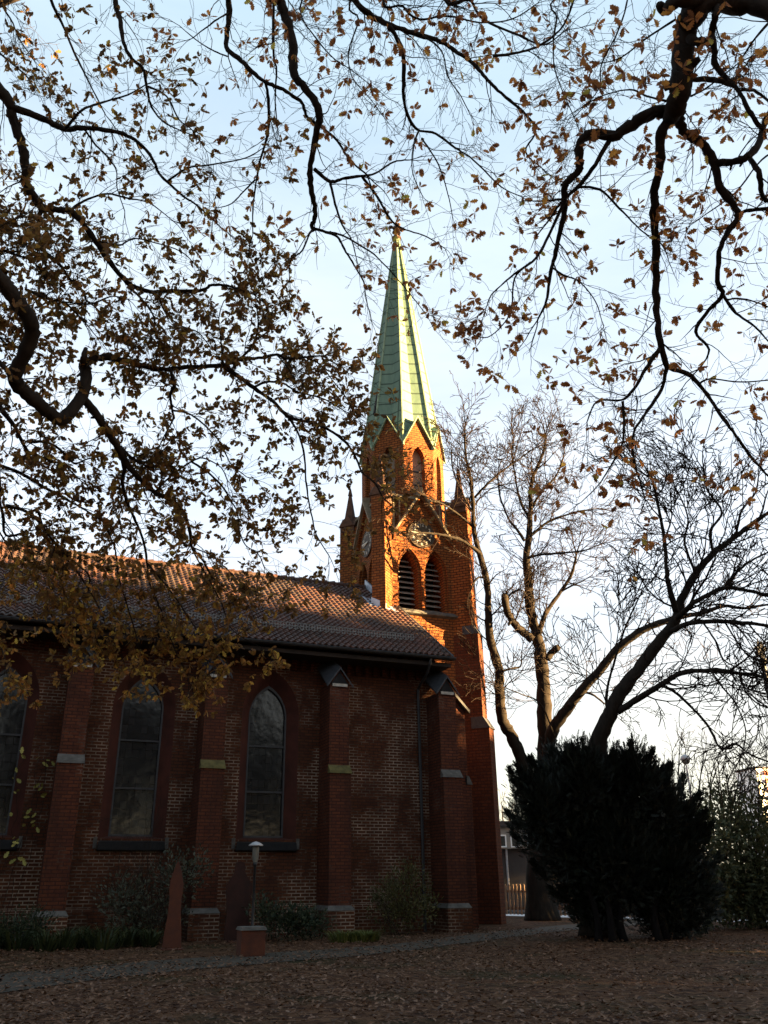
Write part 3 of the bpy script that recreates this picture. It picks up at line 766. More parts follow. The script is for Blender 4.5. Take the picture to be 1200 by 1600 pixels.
fi = MB(); fi.lathe([(.13, 34.25), (.24, 34.32), (.26, 34.42), (.14, 34.50), (.12, 34.85), (.17, 34.95), (.20, 35.1), (.12, 35.25), (.07, 35.5), (.0, 35.62)], (TU, TV), 10)
for a, w in ((.0, .34), (math.pi / 2, .34)):
    c, s_ = math.cos(a), math.sin(a)
    fi.tube([(TU - w*c, TV - w*s_, 35.08), (TU + w*c, TV + w*s_, 35.08)], .075, 6)
    for e in (-1, 1): fi.lathe([(.0, 34.96), (.10, 35.02), (.11, 35.1), (.0, 35.2)], (TU + e*w*c, TV + e*w*s_), 8)
cb(fi, 'finial', plain('red_stone', (.06, .035, .026), .9, .3, 6))
# lead flashing where the roof meets the tower
fl = MB()
def rz(v): return EZ + (v - EV) * sl + .10
L0, T0 = TU - H, TV - H
p = Vector((TU - H - .18, TV - H - .62, 0)); p2 = Vector((TU - H - .62, TV - H - .18, 0)); 
fl.hexa([(p2.x-.05, p2.y, rz(p2.y)), (p.x, p.y, rz(p.y)), (p.x+.03, p.y+.03, rz(p.y)), (p2.x, p2.y+.05, rz(p2.y)), (p2.x-.05, p2.y, rz(p2.y)+.32), (p.x, p.y, rz(p.y)+.28), (p.x+.03, p.y+.03, rz(p.y)+.28), (p2.x, p2.y+.05, rz(p2.y)+.32)])
fl.hexa([(L0-.10, T0+.1, rz(T0+.1)), (L0-.02, T0+.1, rz(T0+.1)), (L0-.02, RV, rz(RV)), (L0-.10, RV, rz(RV)), (L0-.10, T0+.1, rz(T0+.1)+.35), (L0-.02, T0+.1, rz(T0+.1)+.35), (L0-.02, RV, rz(RV)+.35), (L0-.10, RV, rz(RV)+.35)])
fl.hexa([(p2.x-.15, p2.y-.1, rz(p2.y-.1)-.02), (p.x+.5, p.y-.2, rz(p.y-.2)-.02), (p.x+.5, p.y+.4, rz(p.y+.4)-.02), (p2.x-.15, p2.y+.9, rz(p2.y+.9)-.02), (p2.x-.15, p2.y-.1, rz(p2.y-.1)+.03), (p.x+.5, p.y-.2, rz(p.y-.2)+.03), (p.x+.5, p.y+.4, rz(p.y+.4)+.03), (p2.x-.15, p2.y+.9, rz(p2.y+.9)+.03)])
cb(fl, 'flashing', M['lead'])
# ================================================================== TREES
class Plant:
    """collects wood (by thickness class) and leaves of one plant, in world coordinates, then builds them under one empty"""
    def __init__(s, seed): s.r = random.Random(seed); s.limb = MB(); s.fine = MB(); s.leaf = MB(); s.rnd = []; s.blossom = MB()
def rvec(r):
    while True:
        v = Vector((r.uniform(-1, 1), r.uniform(-1, 1), r.uniform(-1, 1)))
        if .05 < v.length < 1: return v.normalized()
OAK_HALF = [(0, .0), (.10, .06), (.18, .17), (.25, .10), (.36, .26), (.45, .14), (.56, .31), (.66, .17), (.78, .24), (.88, .10), (1.0, .0)]
OAK_SMALL = [(0, .0), (.14, .12), (.28, .20), (.38, .13), (.56, .29), (.68, .18), (.82, .20), (1.0, .0)]
OVAL = [(0, 0), (.2, .14), (.45, .22), (.75, .15), (1, 0)]
def add_leaf(P, p, d, nrm, size, prof, val, fold=.25):
    side_ = d.cross(nrm)
    if side_.length < 1e-4: return
    side_.normalize(); nrm = side_.cross(d).normalized(); b = P.leaf; curl = P.r.uniform(-.25, .25)
    for sg in (-1, 1):
        pts = []
        for a, w in prof: pts.append(p + d * (a * size) + side_ * (sg * w * size) + nrm * (w * fold * size + curl * size * a * a))
        if sg < 0: pts = pts[::-1]
        b.face(pts); P.rnd.append(val)
def twig(P, p, d, length, r0, level, cfg):
    r = P.r; seg = cfg['seg'][min(level, len(cfg['seg'])-1)]; n = max(3, int(length / seg)); st = length / n
    pts = [p.copy()]; rad = [r0]; d = d.normalized(); wob = cfg['wob']; kink = cfg.get('kink', .0)
    for i in range(n):
        d = d + rvec(r) * wob + Vector((0, 0, cfg['grav'][min(level, len(cfg['grav'])-1)])) * st
        if kink and r.random() < .2: d = d + rvec(r) * kink
        d.normalize(); p = p + d * st; pts.append(p.copy()); rad.append(max(r0 * (1 - .8 * (i + 1) / n), cfg['rmin']))
        if level < cfg['levels'] and r.random() < cfg['prob'][min(level, len(cfg['prob'])-1)]:
            ax = d.cross(rvec(r))
            if ax.length > .01:
                nd = Quaternion(ax.normalized(), R(r.uniform(*cfg['ang']))) @ d
                twig(P, p, nd, length * r.uniform(*cfg['ratio']) * (1 - .4 * i / n), max(rad[-1] * .65, cfg['rmin']), level + 1, cfg)
        if cfg['leaf'] and level >= cfg['leaf_level']:
            if r.random() < cfg['leaf_p'] * P.dens: leaves(P, p, d, cfg, 1)
    P.fine.tube(pts, rad, 4 if r0 > .012 else 3, cap=False)
    if cfg['leaf'] and level >= cfg['leaf_level'] and r.random() < cfg['tip_p'] * P.dens:
        leaves(P, p, d, cfg, r.randint(3, 7))
def leaves(P, p, d, cfg, n):
    r = P.r
    for _ in range(n):
        ld = (d * .5 + rvec(r) * .9 + Vector((0, 0, -.35))).normalized(); sz = cfg['leaf_size'] * r.uniform(.6, 1.25)
        val = min(1, max(0, r.gauss(cfg['leaf_mu'], .27)))
        add_leaf(P, p + ld * .01, ld, rvec(r), sz, cfg['leaf'], val, r.uniform(.05, .45))
def limb(P, pix, w0, w1, t0, t1, cfg, spawn=1.0, extra=None, sway=.25, sides=8, spawn_from=0.0, len_mul=1.0):
    """a main limb surveyed as pixels with axis depths t0..t1; grows side shoots"""
    r = P.r; n = len(pix); ph = r.uniform(0, 6); pts = []
    for i, (x, y) in enumerate(pix):
        q = i / max(1, n - 1); t = t0 + (t1 - t0) * q + sway * math.sin(ph + q * 5) * (q * (1 - q) * 4)
        pts.append(at(x, y, t))
    ne = 0
    if extra: pts = [Vector(e) for e in extra] + pts; ne = len(extra)
    sm = catmull(pts, 5); k = len(sm); rad = []
    for i in range(k):
        q = i / (k - 1); qe = ne * 5 / (k - 1) if ne else 0
        qq = 0 if q < qe else (q - qe) / max(1e-6, 1 - qe)
        rr_ = (w0 + (w1 - w0) * qq ** .85) * .57 * (t0 + (t1 - t0) * qq) / F_PX
        if ne and q < qe: rr_ *= 1 + .5 * (1 - q / qe)
        rad.append(rr_ * (1 + r.uniform(-.07, .07)))
    # knots and small kinks, so that the wood does not run like a pipe
    kn_ = 1.0
    for i in range(1, k - 1):
        if ne and i < ne * 5: continue
        sm[i] = sm[i] + rvec(r) * rad[i] * r.uniform(0, .42 if rad[i] < .07 else .2)
        kn_ = 1 + (kn_ - 1) * .5 + r.gauss(0, .06 if rad[i] < .07 else .025); rad[i] *= min(1.3, max(.78, kn_))
        if rad[i] > .03 and r.random() < .05:
            q_ = rvec(r); q_ = (q_ - (sm[i] - sm[i-1]).normalized() * .3).normalized()
            P.limb.tube([sm[i], sm[i] + q_ * rad[i] * 1.3, sm[i] + q_ * rad[i] * r.uniform(1.6, 2.6)], [rad[i] * .6, rad[i] * .42, rad[i] * .28], 6)
    P.limb.tube(sm, rad, sides)
    if spawn > 0:
        acc = 0
        for i in range(1, k):
            if i < ne * 5: continue
            q = i / (k - 1)
            if q < spawn_from: continue
            sl_ = (sm[i] - sm[i-1]).length; acc += sl_ * spawn * cfg['per_m'] * (.5 + .9 * q)
            while acc > r.random():
                acc -= 1
                d = (sm[i] - sm[i-1]).normalized(); ax = d.cross(rvec(r))
                if ax.length < .05: continue
                nd = Quaternion(ax.normalized(), R(r.uniform(*cfg['ang']))) @ d
                ln = cfg['len'] * r.uniform(.35, 1.15) * len_mul * (1.15 - .5 * q)
                twig(P, sm[i].copy(), nd, ln, min(rad[i] * .5, cfg['r0'] * r.uniform(.6, 1.2)), 0, cfg)
        d = (sm[-1] - sm[-2]).normalized()
        for _ in range(2 if w1 < 5 else 0): twig(P, sm[-1].copy(), d + rvec(r) * .4, cfg['len'] * .7 * len_mul, max(rad[-1] * .9, cfg['rmin']), 0, cfg)
    return sm
def finish(P, root, bark, twigmat, leafmat, names=('trunk', 'twigs', 'foliage')):
    off = tuple(root.location)
    if P.limb.v: P.limb.build(names[0], bark, root, off=off, smooth=True, uv=False)
    if P.fine.v: P.fine.build(names[1], twigmat, root, off=off, smooth=True, uv=False)
    if P.leaf.v: P.leaf.build(names[2], leafmat, root, off=off, uv=False, attr={'rnd': P.rnd})

OAK = dict(seg=[.09, .07, .05], wob=.22, kink=.35, grav=[-.35, -.2, -.1], levels=2, prob=[.55, .5, .0], ang=(25, 75), ratio=(.3, .62), rmin=.0026,
           leaf=OAK_HALF, leaf_level=1, leaf_p=.09, tip_p=.52, leaf_size=.105, leaf_mu=.5, per_m=4.2, len=1.0, r0=.010)
# ---- the oak on the left
PL = Plant(11); PL.dens = 1.0
OAKL = dict(OAK, leaf=OAK_SMALL, leaf_size=.105, leaf_mu=.45, per_m=5.8, len=1.1, leaf_p=.09, tip_p=.56)
tl = Vector((-7.4, 7.6, 0))
tk = [tl, tl + Vector((.05, .05, 2)), tl + Vector((.2, .1, 5)), tl + Vector((.35, .2, 8)), tl + Vector((.5, .3, 11)), tl + Vector((.9, .5, 14))]
PL.limb.tube(catmull(tk, 6), [.52 - .4 * i / 30 + .25 * max(0, 1 - i / 3) for i in range(31)], 14)
def tlz(z): q = z / 14; return tl + Vector((.9 * q * q + .05, .5 * q, z))
LD = OAKL
PL.dens = .36
limb(PL, [(-60, 95), (0, 143), (17, 167), (22, 190), (33, 227), (40, 253), (40, 283), (53, 307), (65, 323), (90, 327), (110, 330), (130, 350), (150, 377), (167, 403), (200, 442), (231, 455), (259, 455), (312, 454), (332, 445), (358, 447)], 17, 3.5, 11.2, 12.4, LD, .8, [tlz(8.2), tlz(8.8) + Vector((.9, .3, .3))])
limb(PL, [(17, 167), (53, 180), (83, 193), (103, 202), (133, 200), (167, 203), (200, 212), (227, 233), (243, 257), (250, 273), (287, 307), (307, 320), (347, 357)], 10, 1.6, 11.3, 12.2, LD, .62)
limb(PL, [(103, 200), (127, 173), (160, 160), (200, 148), (228, 132)], 4, 1.5, 11.4, 11.2, LD, .7)
limb(PL, [(262, 283), (293, 263), (333, 257), (383, 247), (410, 232)], 3, 1.2, 11.6, 11.2, LD, .55)
limb(PL, [(133, 203), (150, 227), (170, 247), (182, 267), (183, 293), (195, 330)], 3, 1.2, 11.5, 11.9, LD, .8)
limb(PL, [(110, 328), (133, 313), (167, 303), (200, 310), (233, 317), (270, 345)], 4, 1.4, 11.6, 12.4, LD, .8)
limb(PL, [(155, 377), (187, 383), (207, 373), (233, 377), (283, 393), (310, 420)], 3.4, 1.2, 11.8, 12.2, LD, .7)
limb(PL, [(65, 323), (60, 347), (63, 383), (72, 395), (94, 414), (109, 436), (128, 453), (135, 470)], 7, 3, 11.6, 12.4, LD, 1.1)
limb(PL, [(178, -60), (180, 0), (187, 27), (193, 67), (207, 93), (223, 107), (230, 140), (237, 167), (255, 190), (280, 203)], 8, 1.6, 11.0, 11.6, LD, .75, [tlz(12.2), Vector((-4.4, 8.6, 14.6))])
limb(PL, [(230, 135), (260, 150), (280, 187), (300, 203), (322, 235)], 3, 1.2, 11.2, 11.4, LD, .7)
limb(PL, [(75, -50), (80, 0), (100, 43), (115, 80), (133, 117), (150, 150), (165, 180)], 5, 1.5, 11.4, 12, LD, .75, [tlz(12.6), Vector((-5.2, 8.4, 14.2))])
limb(PL, [(-60, 30), (-10, 75), (20, 100), (40, 118), (55, 138)], 4, 1.2, 11, 11.2, LD, 1.1, [tlz(11)])
limb(PL, [(-40, -20), (10, 20), (30, 60), (50, 90)], 4, 1.2, 11.4, 11.8, LD, 1.1, [tlz(11.6)])
PL.dens = 1.05
big = [(-70, 400), (-25, 415), (9, 449), (31, 477), (47, 502), (48, 527), (38, 555), (22, 583), (31, 605), (56, 627), (78, 646), (97, 655), (116, 636), (131, 611), (134, 586), (131, 567), (147, 561), (175, 560), (206, 566), (238, 575), (266, 577), (297, 573), (345, 571), (377, 561), (410, 559), (433, 554), (449, 561), (475, 558), (500, 556)]
limb(PL, big[:16], 24, 15, 9.6, 11.6, LD, .25, [tlz(5.2), tlz(5.7) + Vector((.8, .1, .1))], sides=12)
limb(PL, big[14:], 11, 2.4, 11.55, 13.2, LD, .85)
limb(PL, [(131, 575), (130, 560), (134, 545)], 9, 6, 11.6, 11.6, LD, 0)
limb(PL, [(348, 571), (368, 585), (397, 606), (426, 627), (449, 650), (475, 658), (507, 668), (540, 691), (556, 715), (566, 738), (585, 754), (598, 777)], 6.5, 1.8, 12.4, 13.2, LD, .8)
limb(PL, [(449, 650), (465, 676), (475, 709), (478, 751), (483, 787), (488, 809), (494, 835), (514, 868)], 3.4, 1.4, 12.7, 13.2, LD, .95)
limb(PL, [(397, 605), (416, 597), (442, 599), (462, 611), (488, 618), (507, 624), (535, 640)], 3.6, 1.5, 12.5, 13.2, LD, 1.3)
limb(PL, [(348, 570), (346, 540), (342, 497), (350, 470)], 2.4, 1.2, 12.4, 12.2, LD, 1.2)
limb(PL, [(377, 560), (394, 540), (403, 514), (402, 484), (399, 465), (410, 440)], 3.6, 1.4, 12.6, 12.6, LD, 1.9)
limb(PL, [(433, 555), (450, 575), (462, 595)], 2.2, 1.2, 12.6, 12.9, LD, 1.0)
limb(PL, [(475, 557), (500, 570), (520, 595), (540, 620), (552, 645)], 2.4, 1.2, 13, 13.2, LD, 1.6)
limb(PL, [(131, 624), (150, 646), (166, 671), (184, 699), (200, 727), (225, 755), (244, 771), (269, 783), (287, 802), (297, 833), (300, 855), (316, 874), (330, 900)], 12, 2.6, 11.4, 13.2, LD, .8)
limb(PL, [(184, 700), (194, 730), (191, 755), (200, 789), (212, 814), (225, 849), (231, 892), (235, 915), (248, 948), (247, 985)], 6, 1.6, 11.9, 13.4, LD, .95)
limb(PL, [(188, 698), (205, 715), (222, 722), (245, 716)], 5.5, 2, 11.9, 12.4, LD, 1.5)
limb(PL, [(-60, 590), (0, 639), (25, 671), (44, 705), (75, 718), (100, 727), (120, 745)], 8, 2, 11, 12.2, LD, 1.1, [tlz(3.8)])
limb(PL, [(44, 690), (75, 692), (97, 705), (116, 724), (137, 717), (165, 712)], 5, 1.6, 11.6, 12.4, LD, 1.0)
limb(PL, [(-60, 705), (0, 727), (25, 736), (69, 761), (103, 780), (137, 799), (160, 815)], 6, 2, 11.4, 13, LD, 1.0, [tlz(3.4)])
limb(PL, [(-50, 740), (0, 790), (9, 836), (41, 830)], 6, 2.5, 11.2, 12, LD, .9, [tlz(3.3)])
limb(PL, [(9, 790), (41, 799), (62, 817), (81, 842), (103, 867), (125, 885), (140, 903), (136, 938), (145, 966)], 5, 1.6, 11.6, 12.8, LD, 1.3)
limb(PL, [(265, 577), (272, 599), (266, 617), (269, 639), (270, 655), (259, 677)], 5.5, 2, 12.2, 12.6, LD, 1.0)
limb(PL, [(270, 641), (294, 646), (316, 661), (340, 686), (351, 705), (361, 725), (385, 745)], 3, 1.3, 12.4, 13, LD, .85)
limb(PL, [(240, 772), (262, 748), (290, 727), (306, 718), (319, 716), (345, 730), (355, 750)], 3.4, 1.4, 12.4, 13, LD, 1.2)
limb(PL, [(300, 722), (325, 738), (348, 761), (361, 783), (371, 800), (374, 829), (384, 852), (403, 865), (413, 887)], 3.4, 1.2, 12.6, 13.4, LD, .95)
limb(PL, [(300, 855), (330, 868), (355, 890), (380, 915)], 2.4, 1.2, 13, 13.4, LD, 1.6)
limb(PL, [(40, 452), (75, 467), (103, 472), (141, 475), (175, 463), (200, 468)], 4.4, 1.5, 11, 12, LD, 1.2)
limb(PL, [(103, 474), (131, 502), (150, 525)], 3, 1.2, 11.4, 12, LD, 1.2)
limb(PL, [(200, 447), (225, 471), (241, 496), (241, 517), (253, 539), (262, 560)], 4, 1.4, 12, 12.4, LD, 1.1)
limb(PL, [(247, 461), (259, 489), (281, 508), (310, 520), (330, 545)], 3, 1.2, 12, 12.4, LD, 1.1)
limb(PL, [(-40, 560), (0, 567), (16, 587), (30, 600)], 8, 6, 10, 10.4, LD, .5)
limb(PL, [(-60, 330), (-10, 345), (30, 352), (60, 372), (85, 380)], 5, 1.6, 11, 11.8, LD, 1.9, [tlz(7.4)])
limb(PL, [(-60, 420), (-10, 392), (30, 400), (55, 412), (75, 440)], 5, 1.6, 11, 11.8, LD, 1.9, [tlz(7)])
limb(PL, [(-60, 500), (-10, 520), (15, 540), (30, 520)], 5, 1.6, 11, 11.4, LD, 1.4, [tlz(6.4)])
# low hanging sprays in front of the roof
LH = dict(OAKL, leaf_size=.095, leaf_mu=.64, leaf_p=.17, tip_p=.8, grav=[-.7, -.4, -.2], per_m=5.6, len=.95)
limb(PL, [(100, 868), (125, 900), (150, 940), (165, 975), (180, 1010)], 3, 1.2, 12.6, 13, LH, 1.0)
limb(PL, [(165, 820), (180, 860), (185, 900), (200, 950), (215, 1000), (228, 1040)], 3, 1.2, 12.6, 13.2, LH, 1.1)
limb(PL, [(230, 880), (260, 915), (285, 950), (310, 990), (325, 1030)], 3, 1.2, 13, 13.4, LH, 1.0)
limb(PL, [(300, 858), (320, 895), (345, 940), (360, 980), (385, 1000)], 2.6, 1.2, 13, 13.4, LH, 1.15)
limb(PL, [(60, 800), (75, 850), (90, 890), (105, 940), (110, 980)], 3, 1.2, 12.2, 12.6, LH, 1.1)
limb(PL, [(-20, 800), (10, 850), (30, 890), (50, 900)], 3, 1.2, 12, 12.4, LH, 1.0)
limb(PL, [(250, 948), (262, 985), (275, 1020), (290, 1050)], 2.4, 1.2, 13.2, 13.4, LH, 1.3)
limb(PL, [(-60, 930), (-30, 980), (0, 1010), (8, 1030)], 2.4, 1.2, 12, 12.2, LH, 1.2)
print('left oak leaves', len(PL.rnd) // 2, 'fine', len(PL.fine.f))
rootL = thing('oak_tree', tl, 'old oak reaching in from the left with thick brown and olive leaves over the roof', 'oak tree')
finish(PL, rootL, M['oak_bark'], M['oak_bark'], M['oak_leaf_left'])

# ---- the oak on the right, with the boughs over the spire
PR = Plant(23); PR.dens = 1.0
OAKR = dict(OAK, leaf_size=.115, leaf_mu=.48, per_m=5.6, len=1.05, leaf_p=.012, tip_p=.145)
OAKC = dict(OAKR, leaf_size=.11, per_m=5.6, len=1.05, leaf_p=.008, tip_p=.105)
tr_ = Vector((6.6, 5.2, 0))
tk = [tr_, tr_ + Vector((-.05, 0, 2)), tr_ + Vector((-.2, .1, 5)), tr_ + Vector((-.3, .2, 8)), tr_ + Vector((-.2, .4, 12)), tr_ + Vector((-.6, .7, 16)), tr_ + Vector((-1.2, 1, 19))]
PR.limb.tube(catmull(tk, 6), [.55 - .42 * i / 36 + .25 * max(0, 1 - i / 3) for i in range(37)], 14)
RB = Vector((5.6, 6.6, 12.4)); RC = tr_ + Vector((-.3, .45, 11.2))
limb(PR, [(1260, 40), (1200, 14), (1150, 6), (1105, 4), (1080, 25)], 24, 26, 9.2, 9.3, OAKR, 0, [RC, RB - Vector((.3, .9, .6))], sides=12)
limb(PR, [(1105, 2), (1060, 2), (1040, 16), (1030, 8)], 22, 10, 9.3, 9.3, OAKR, 0, sides=10)
limb(PR, [(1092, 8), (1080, 30), (1071, 50), (1067, 104), (1063, 140), (1056, 168), (1048, 182)], 36, 24, 9.3, 9.8, OAKR, .35, sides=12)
limb(PR, [(1052, 172), (1017, 179), (983, 196), (958, 212), (929, 208), (908, 220), (905, 246), (904, 267), (887, 283), (881, 300), (883, 325), (875, 362), (867, 400), (862, 417), (858, 443), (854, 470), (840, 500)], 18, 2.5, 9.8, 10.6, OAKR, .7)
limb(PR, [(883, 312), (858, 367), (837, 404), (808, 425), (783, 446), (767, 462), (760, 480)], 4.5, 1.3, 10.2, 10.8, OAKR, .9)
limb(PR, [(829, 410), (804, 435), (800, 477), (790, 502), (762, 527), (735, 521)], 3, 1.2, 10.4, 10.8, OAKR, .8)
limb(PR, [(862, 417), (880, 430), (905, 440), (930, 470), (940, 500)], 3, 1.2, 10.4, 10.6, OAKR, .9)
limb(PR, [(954, 218), (929, 258), (908, 287), (887, 306)], 7, 4.5, 9.9, 10.2, OAKR, .5)
limb(PR, [(900, 292), (937, 296), (967, 325), (1000, 358), (1021, 375)], 4, 1.6, 10.2, 10.4, OAKR, 1.0)
limb(PR, [(1052, 174), (1033, 208), (1031, 258), (1023, 300), (1023, 354), (1025, 396), (1025, 456), (1027, 497), (1031, 535), (1042, 572)], 14, 8, 9.8, 10.6, OAKR, .7)
limb(PR, [(1031, 545), (1008, 577), (992, 606), (971, 625), (933, 627), (917, 660)], 6.5, 1.6, 10.5, 11, OAKR, .8)
limb(PR, [(973, 627), (975, 660), (971, 697), (950, 735), (933, 760), (908, 785)], 4, 1.3, 10.7, 11, OAKR, .8)
limb(PR, [(1042, 574), (1033, 610), (1008, 647), (990, 677), (990, 718), (1000, 752), (1008, 781)], 6, 1.8, 10.6, 11, OAKR, .8)
limb(PR, [(1042, 574), (1075, 585), (1100, 610), (1125, 647), (1150, 681), (1171, 710), (1196, 739), (1220, 760)], 7, 3, 10.6, 11, OAKR, .75)
limb(PR, [(1092, 600), (1110, 592), (1158, 597), (1210, 593)], 3, 1.4, 10.6, 10.8, OAKR, .8)
limb(PR, [(1060, 160), (1062, 180), (1067, 204), (1096, 225), (1117, 258), (1125, 292), (1154, 333), (1137, 362), (1125, 393), (1121, 439), (1129, 460), (1108, 485), (1087, 518), (1108, 547), (1092, 577)], 16, 2.6, 9.8, 10.8, OAKR, .7)
limb(PR, [(1129, 460), (1150, 489), (1179, 510), (1215, 550)], 5, 2, 10.5, 10.6, OAKR, .8)
limb(PR, [(1135, 468), (1167, 468), (1215, 485)], 3, 1.5, 10.5, 10.5, OAKR, .9)
limb(PR, [(1150, 336), (1171, 329), (1220, 325)], 6, 4, 10.2, 10.2, OAKR, .6)
limb(PR, [(1117, 254), (1150, 252), (1171, 242), (1187, 221), (1196, 187), (1220, 155)], 11, 8, 10, 10, OAKR, .4)
limb(PR, [(1171, 246), (1187, 275), (1192, 308), (1220, 322)], 8, 5, 10, 10, OAKR, .5)
limb(PR, [(1075, 125), (1117, 125), (1150, 137), (1167, 167), (1183, 192), (1195, 205)], 8, 6, 9.6, 9.8, OAKR, .6)
limb(PR, [(1160, 140), (1183, 144), (1215, 170)], 5, 3, 9.6, 9.6, OAKR, .7)
limb(PR, [(1120, 10), (1117, 28), (1112, 54), (1117, 83), (1117, 102), (1142, 129)], 10, 8, 9.3, 9.6, OAKR, .5)
limb(PR, [(1078, 60), (1092, 66), (1112, 62)], 14, 11, 9.4, 9.4, OAKR, 0)
limb(PR, [(1080, 150), (1100, 140), (1130, 118), (1160, 95), (1200, 80)], 3, 1.4, 9.7, 9.4, OAKR, 1.0)
limb(PR, [(1056, 30), (1010, 60), (970, 90), (935, 100)], 3.4, 1.3, 9.4, 9.6, OAKR, 1.0)
limb(PR, [(1050, 160), (1010, 150), (985, 140), (940, 150), (905, 170)], 3.4, 1.3, 9.7, 9.9, OAKR, 1.1)
limb(PR, [(975, -40), (980, 0), (965, 50), (940, 100), (935, 140), (900, 180)], 2.8, 1.2, 9.4, 9.8, OAKR, 1.0)
limb(PR, [(1215, 20), (1180, 60), (1160, 90), (1150, 110)], 4, 1.4, 9.2, 9.4, OAKR, 1.1)
limb(PR, [(1225, 230), (1190, 250), (1150, 300), (1110, 330), (1080, 350)], 3, 1.2, 10, 10.2, OAKR, .8)
# boughs hanging down over the middle of the picture: from the same trunk, higher up
UB = tr_ + Vector((-.5, .6, 15.2)); UM = Vector((2.0, 7.2, 17.4)); UC = Vector((-.6, 7.6, 16.8))
limb(PR, [(425, -40), (436, 0), (447, 29), (458, 73), (458, 110), (476, 136), (494, 161), (498, 187), (491, 227), (485, 264), (487, 301), (493, 334), (487, 352), (491, 361)], 15, 5.5, 11.2, 12, OAKC, .55, [UB, UM, UC])
limb(PR, [(491, 358), (505, 361), (527, 370), (538, 389), (553, 414), (568, 440), (571, 460), (575, 480)], 4.5, 1.4, 12, 12.4, OAKC, .9)
limb(PR, [(515, 362), (540, 370), (565, 385), (585, 398), (616, 430), (646, 466), (666, 492)], 3, 1.1, 12, 12.6, OAKC, .8)
limb(PR, [(489, 360), (483, 366), (472, 392), (454, 407), (452, 436)], 3.6, 1.2, 12, 12.2, OAKC, .7)
limb(PR, [(491, 264), (516, 284), (535, 279), (564, 275), (586, 271), (615, 253), (640, 250)], 5.5, 1.6, 11.7, 11.8, OAKC, .7)
limb(PR, [(516, 284), (524, 319), (535, 352), (549, 374), (556, 400)], 4, 1.3, 11.8, 12.2, OAKC, .9)
limb(PR, [(566, 276), (590, 308), (604, 334), (615, 348), (634, 359), (667, 370), (696, 389)], 4, 1.2, 11.8, 12.4, OAKC, .7)
limb(PR, [(354, -40), (357, 0), (357, 37), (353, 73), (377, 95), (403, 121), (425, 132), (447, 143), (472, 161), (480, 183), (502, 198), (527, 220), (546, 249), (571, 271)], 8.5, 2.6, 11.2, 11.8, OAKC, .5, [UC + Vector((-.2, .4, .1)), Vector((-1.5, 7.9, 16.4))])
limb(PR, [(414, 128), (419, 154), (419, 205), (406, 253), (399, 293), (395, 330), (395, 367)], 5, 1.3, 11.3, 11.9, OAKC, .85)
limb(PR, [(399, 280), (380, 300), (362, 318), (340, 325)], 2.6, 1.1, 11.6, 11.8, OAKC, 1.2)
limb(PR, [(427, -40), (427, 0), (427, 81), (432, 110), (430, 158), (434, 200)], 5, 1.4, 11.4, 11.8, OAKC, .8, [UC + Vector((.1, .2, 0))])
limb(PR, [(357, 20), (340, 30), (320, 45), (300, 60)], 3, 1.2, 11.3, 11.4, OAKC, .6)
limb(PR, [(355, 88), (335, 80), (310, 65), (280, 40)], 2.4, 1.1, 11.4, 11.5, OAKC, .6)
limb(PR, [(530, -40), (553, 0), (582, 26), (612, 40), (645, 51), (689, 66), (720, 85), (745, 105), (762, 125), (783, 146), (817, 175), (837, 204), (821, 237), (846, 262)], 10, 1.6, 10.6, 11.4, OAKC, .75, [UM + Vector((0, .4, -.2)), Vector((.4, 7.8, 15.4))])
limb(PR, [(608, 40), (630, 84), (630, 143), (637, 180), (652, 202), (681, 209), (711, 231), (740, 250), (783, 292), (817, 308)], 6.5, 1.3, 10.8, 11.8, OAKC, .7)
limb(PR, [(654, 205), (645, 235), (645, 271), (659, 304)], 2.8, 1.1, 11.2, 11.6, OAKC, .8)
limb(PR, [(659, 216), (685, 257), (700, 304), (707, 337)], 2.8, 1.1, 11.2, 11.6, OAKC, .8)
limb(PR, [(612, -30), (630, 10), (655, 30), (700, 25), (750, 35), (800, 30), (840, 5)], 4, 1.3, 10.4, 10.6, OAKC, 1.2, [UM + Vector((.3, .3, -.3))])
limb(PR, [(700, -30), (735, 0), (755, 30), (810, 55), (850, 70), (880, 50)], 5, 1.5, 10.2, 10.4, OAKC, 1.1, [UM + Vector((.5, .2, -.5))])
limb(PR, [(770, 88), (810, 82), (845, 70), (880, 40), (900, -10)], 4, 2.4, 10.6, 10.2, OAKC, .9)
limb(PR, [(900, -30), (870, 30), (865, 80), (870, 120), (900, 190), (905, 205)], 2.6, 1.1, 10, 10.4, OAKC, 1.0, [RC + Vector((-.6, .5, 2.2))])
limb(PR, [(560, -30), (560, 30), (545, 80), (550, 120), (575, 150)], 2.6, 1.1, 10.8, 11.2, OAKC, 1.1, [UM + Vector((-.4, .3, -.4))])
limb(PR, [(480, -30), (470, 20), (490, 55), (520, 90), (550, 110), (575, 130)], 2.4, 1.1, 10.8, 11.4, OAKC, 1.0, [UC + Vector((.4, .2, .2))])
limb(PR, [(660, 55), (690, 80), (700, 120), (720, 150), (735, 180)], 2.6, 1.1, 10.9, 11.3, OAKC, 1.0)
print('right oak leaves', len(PR.rnd) // 2, 'fine', len(PR.fine.f))
rootR = thing('oak_tree', tr_, 'oak hanging crooked boughs with sparse brown leaves from the upper right over the spire', 'oak tree')
finish(PR, rootR, M['oak_bark'], M['oak_bark'], M['oak_leaf_right'])

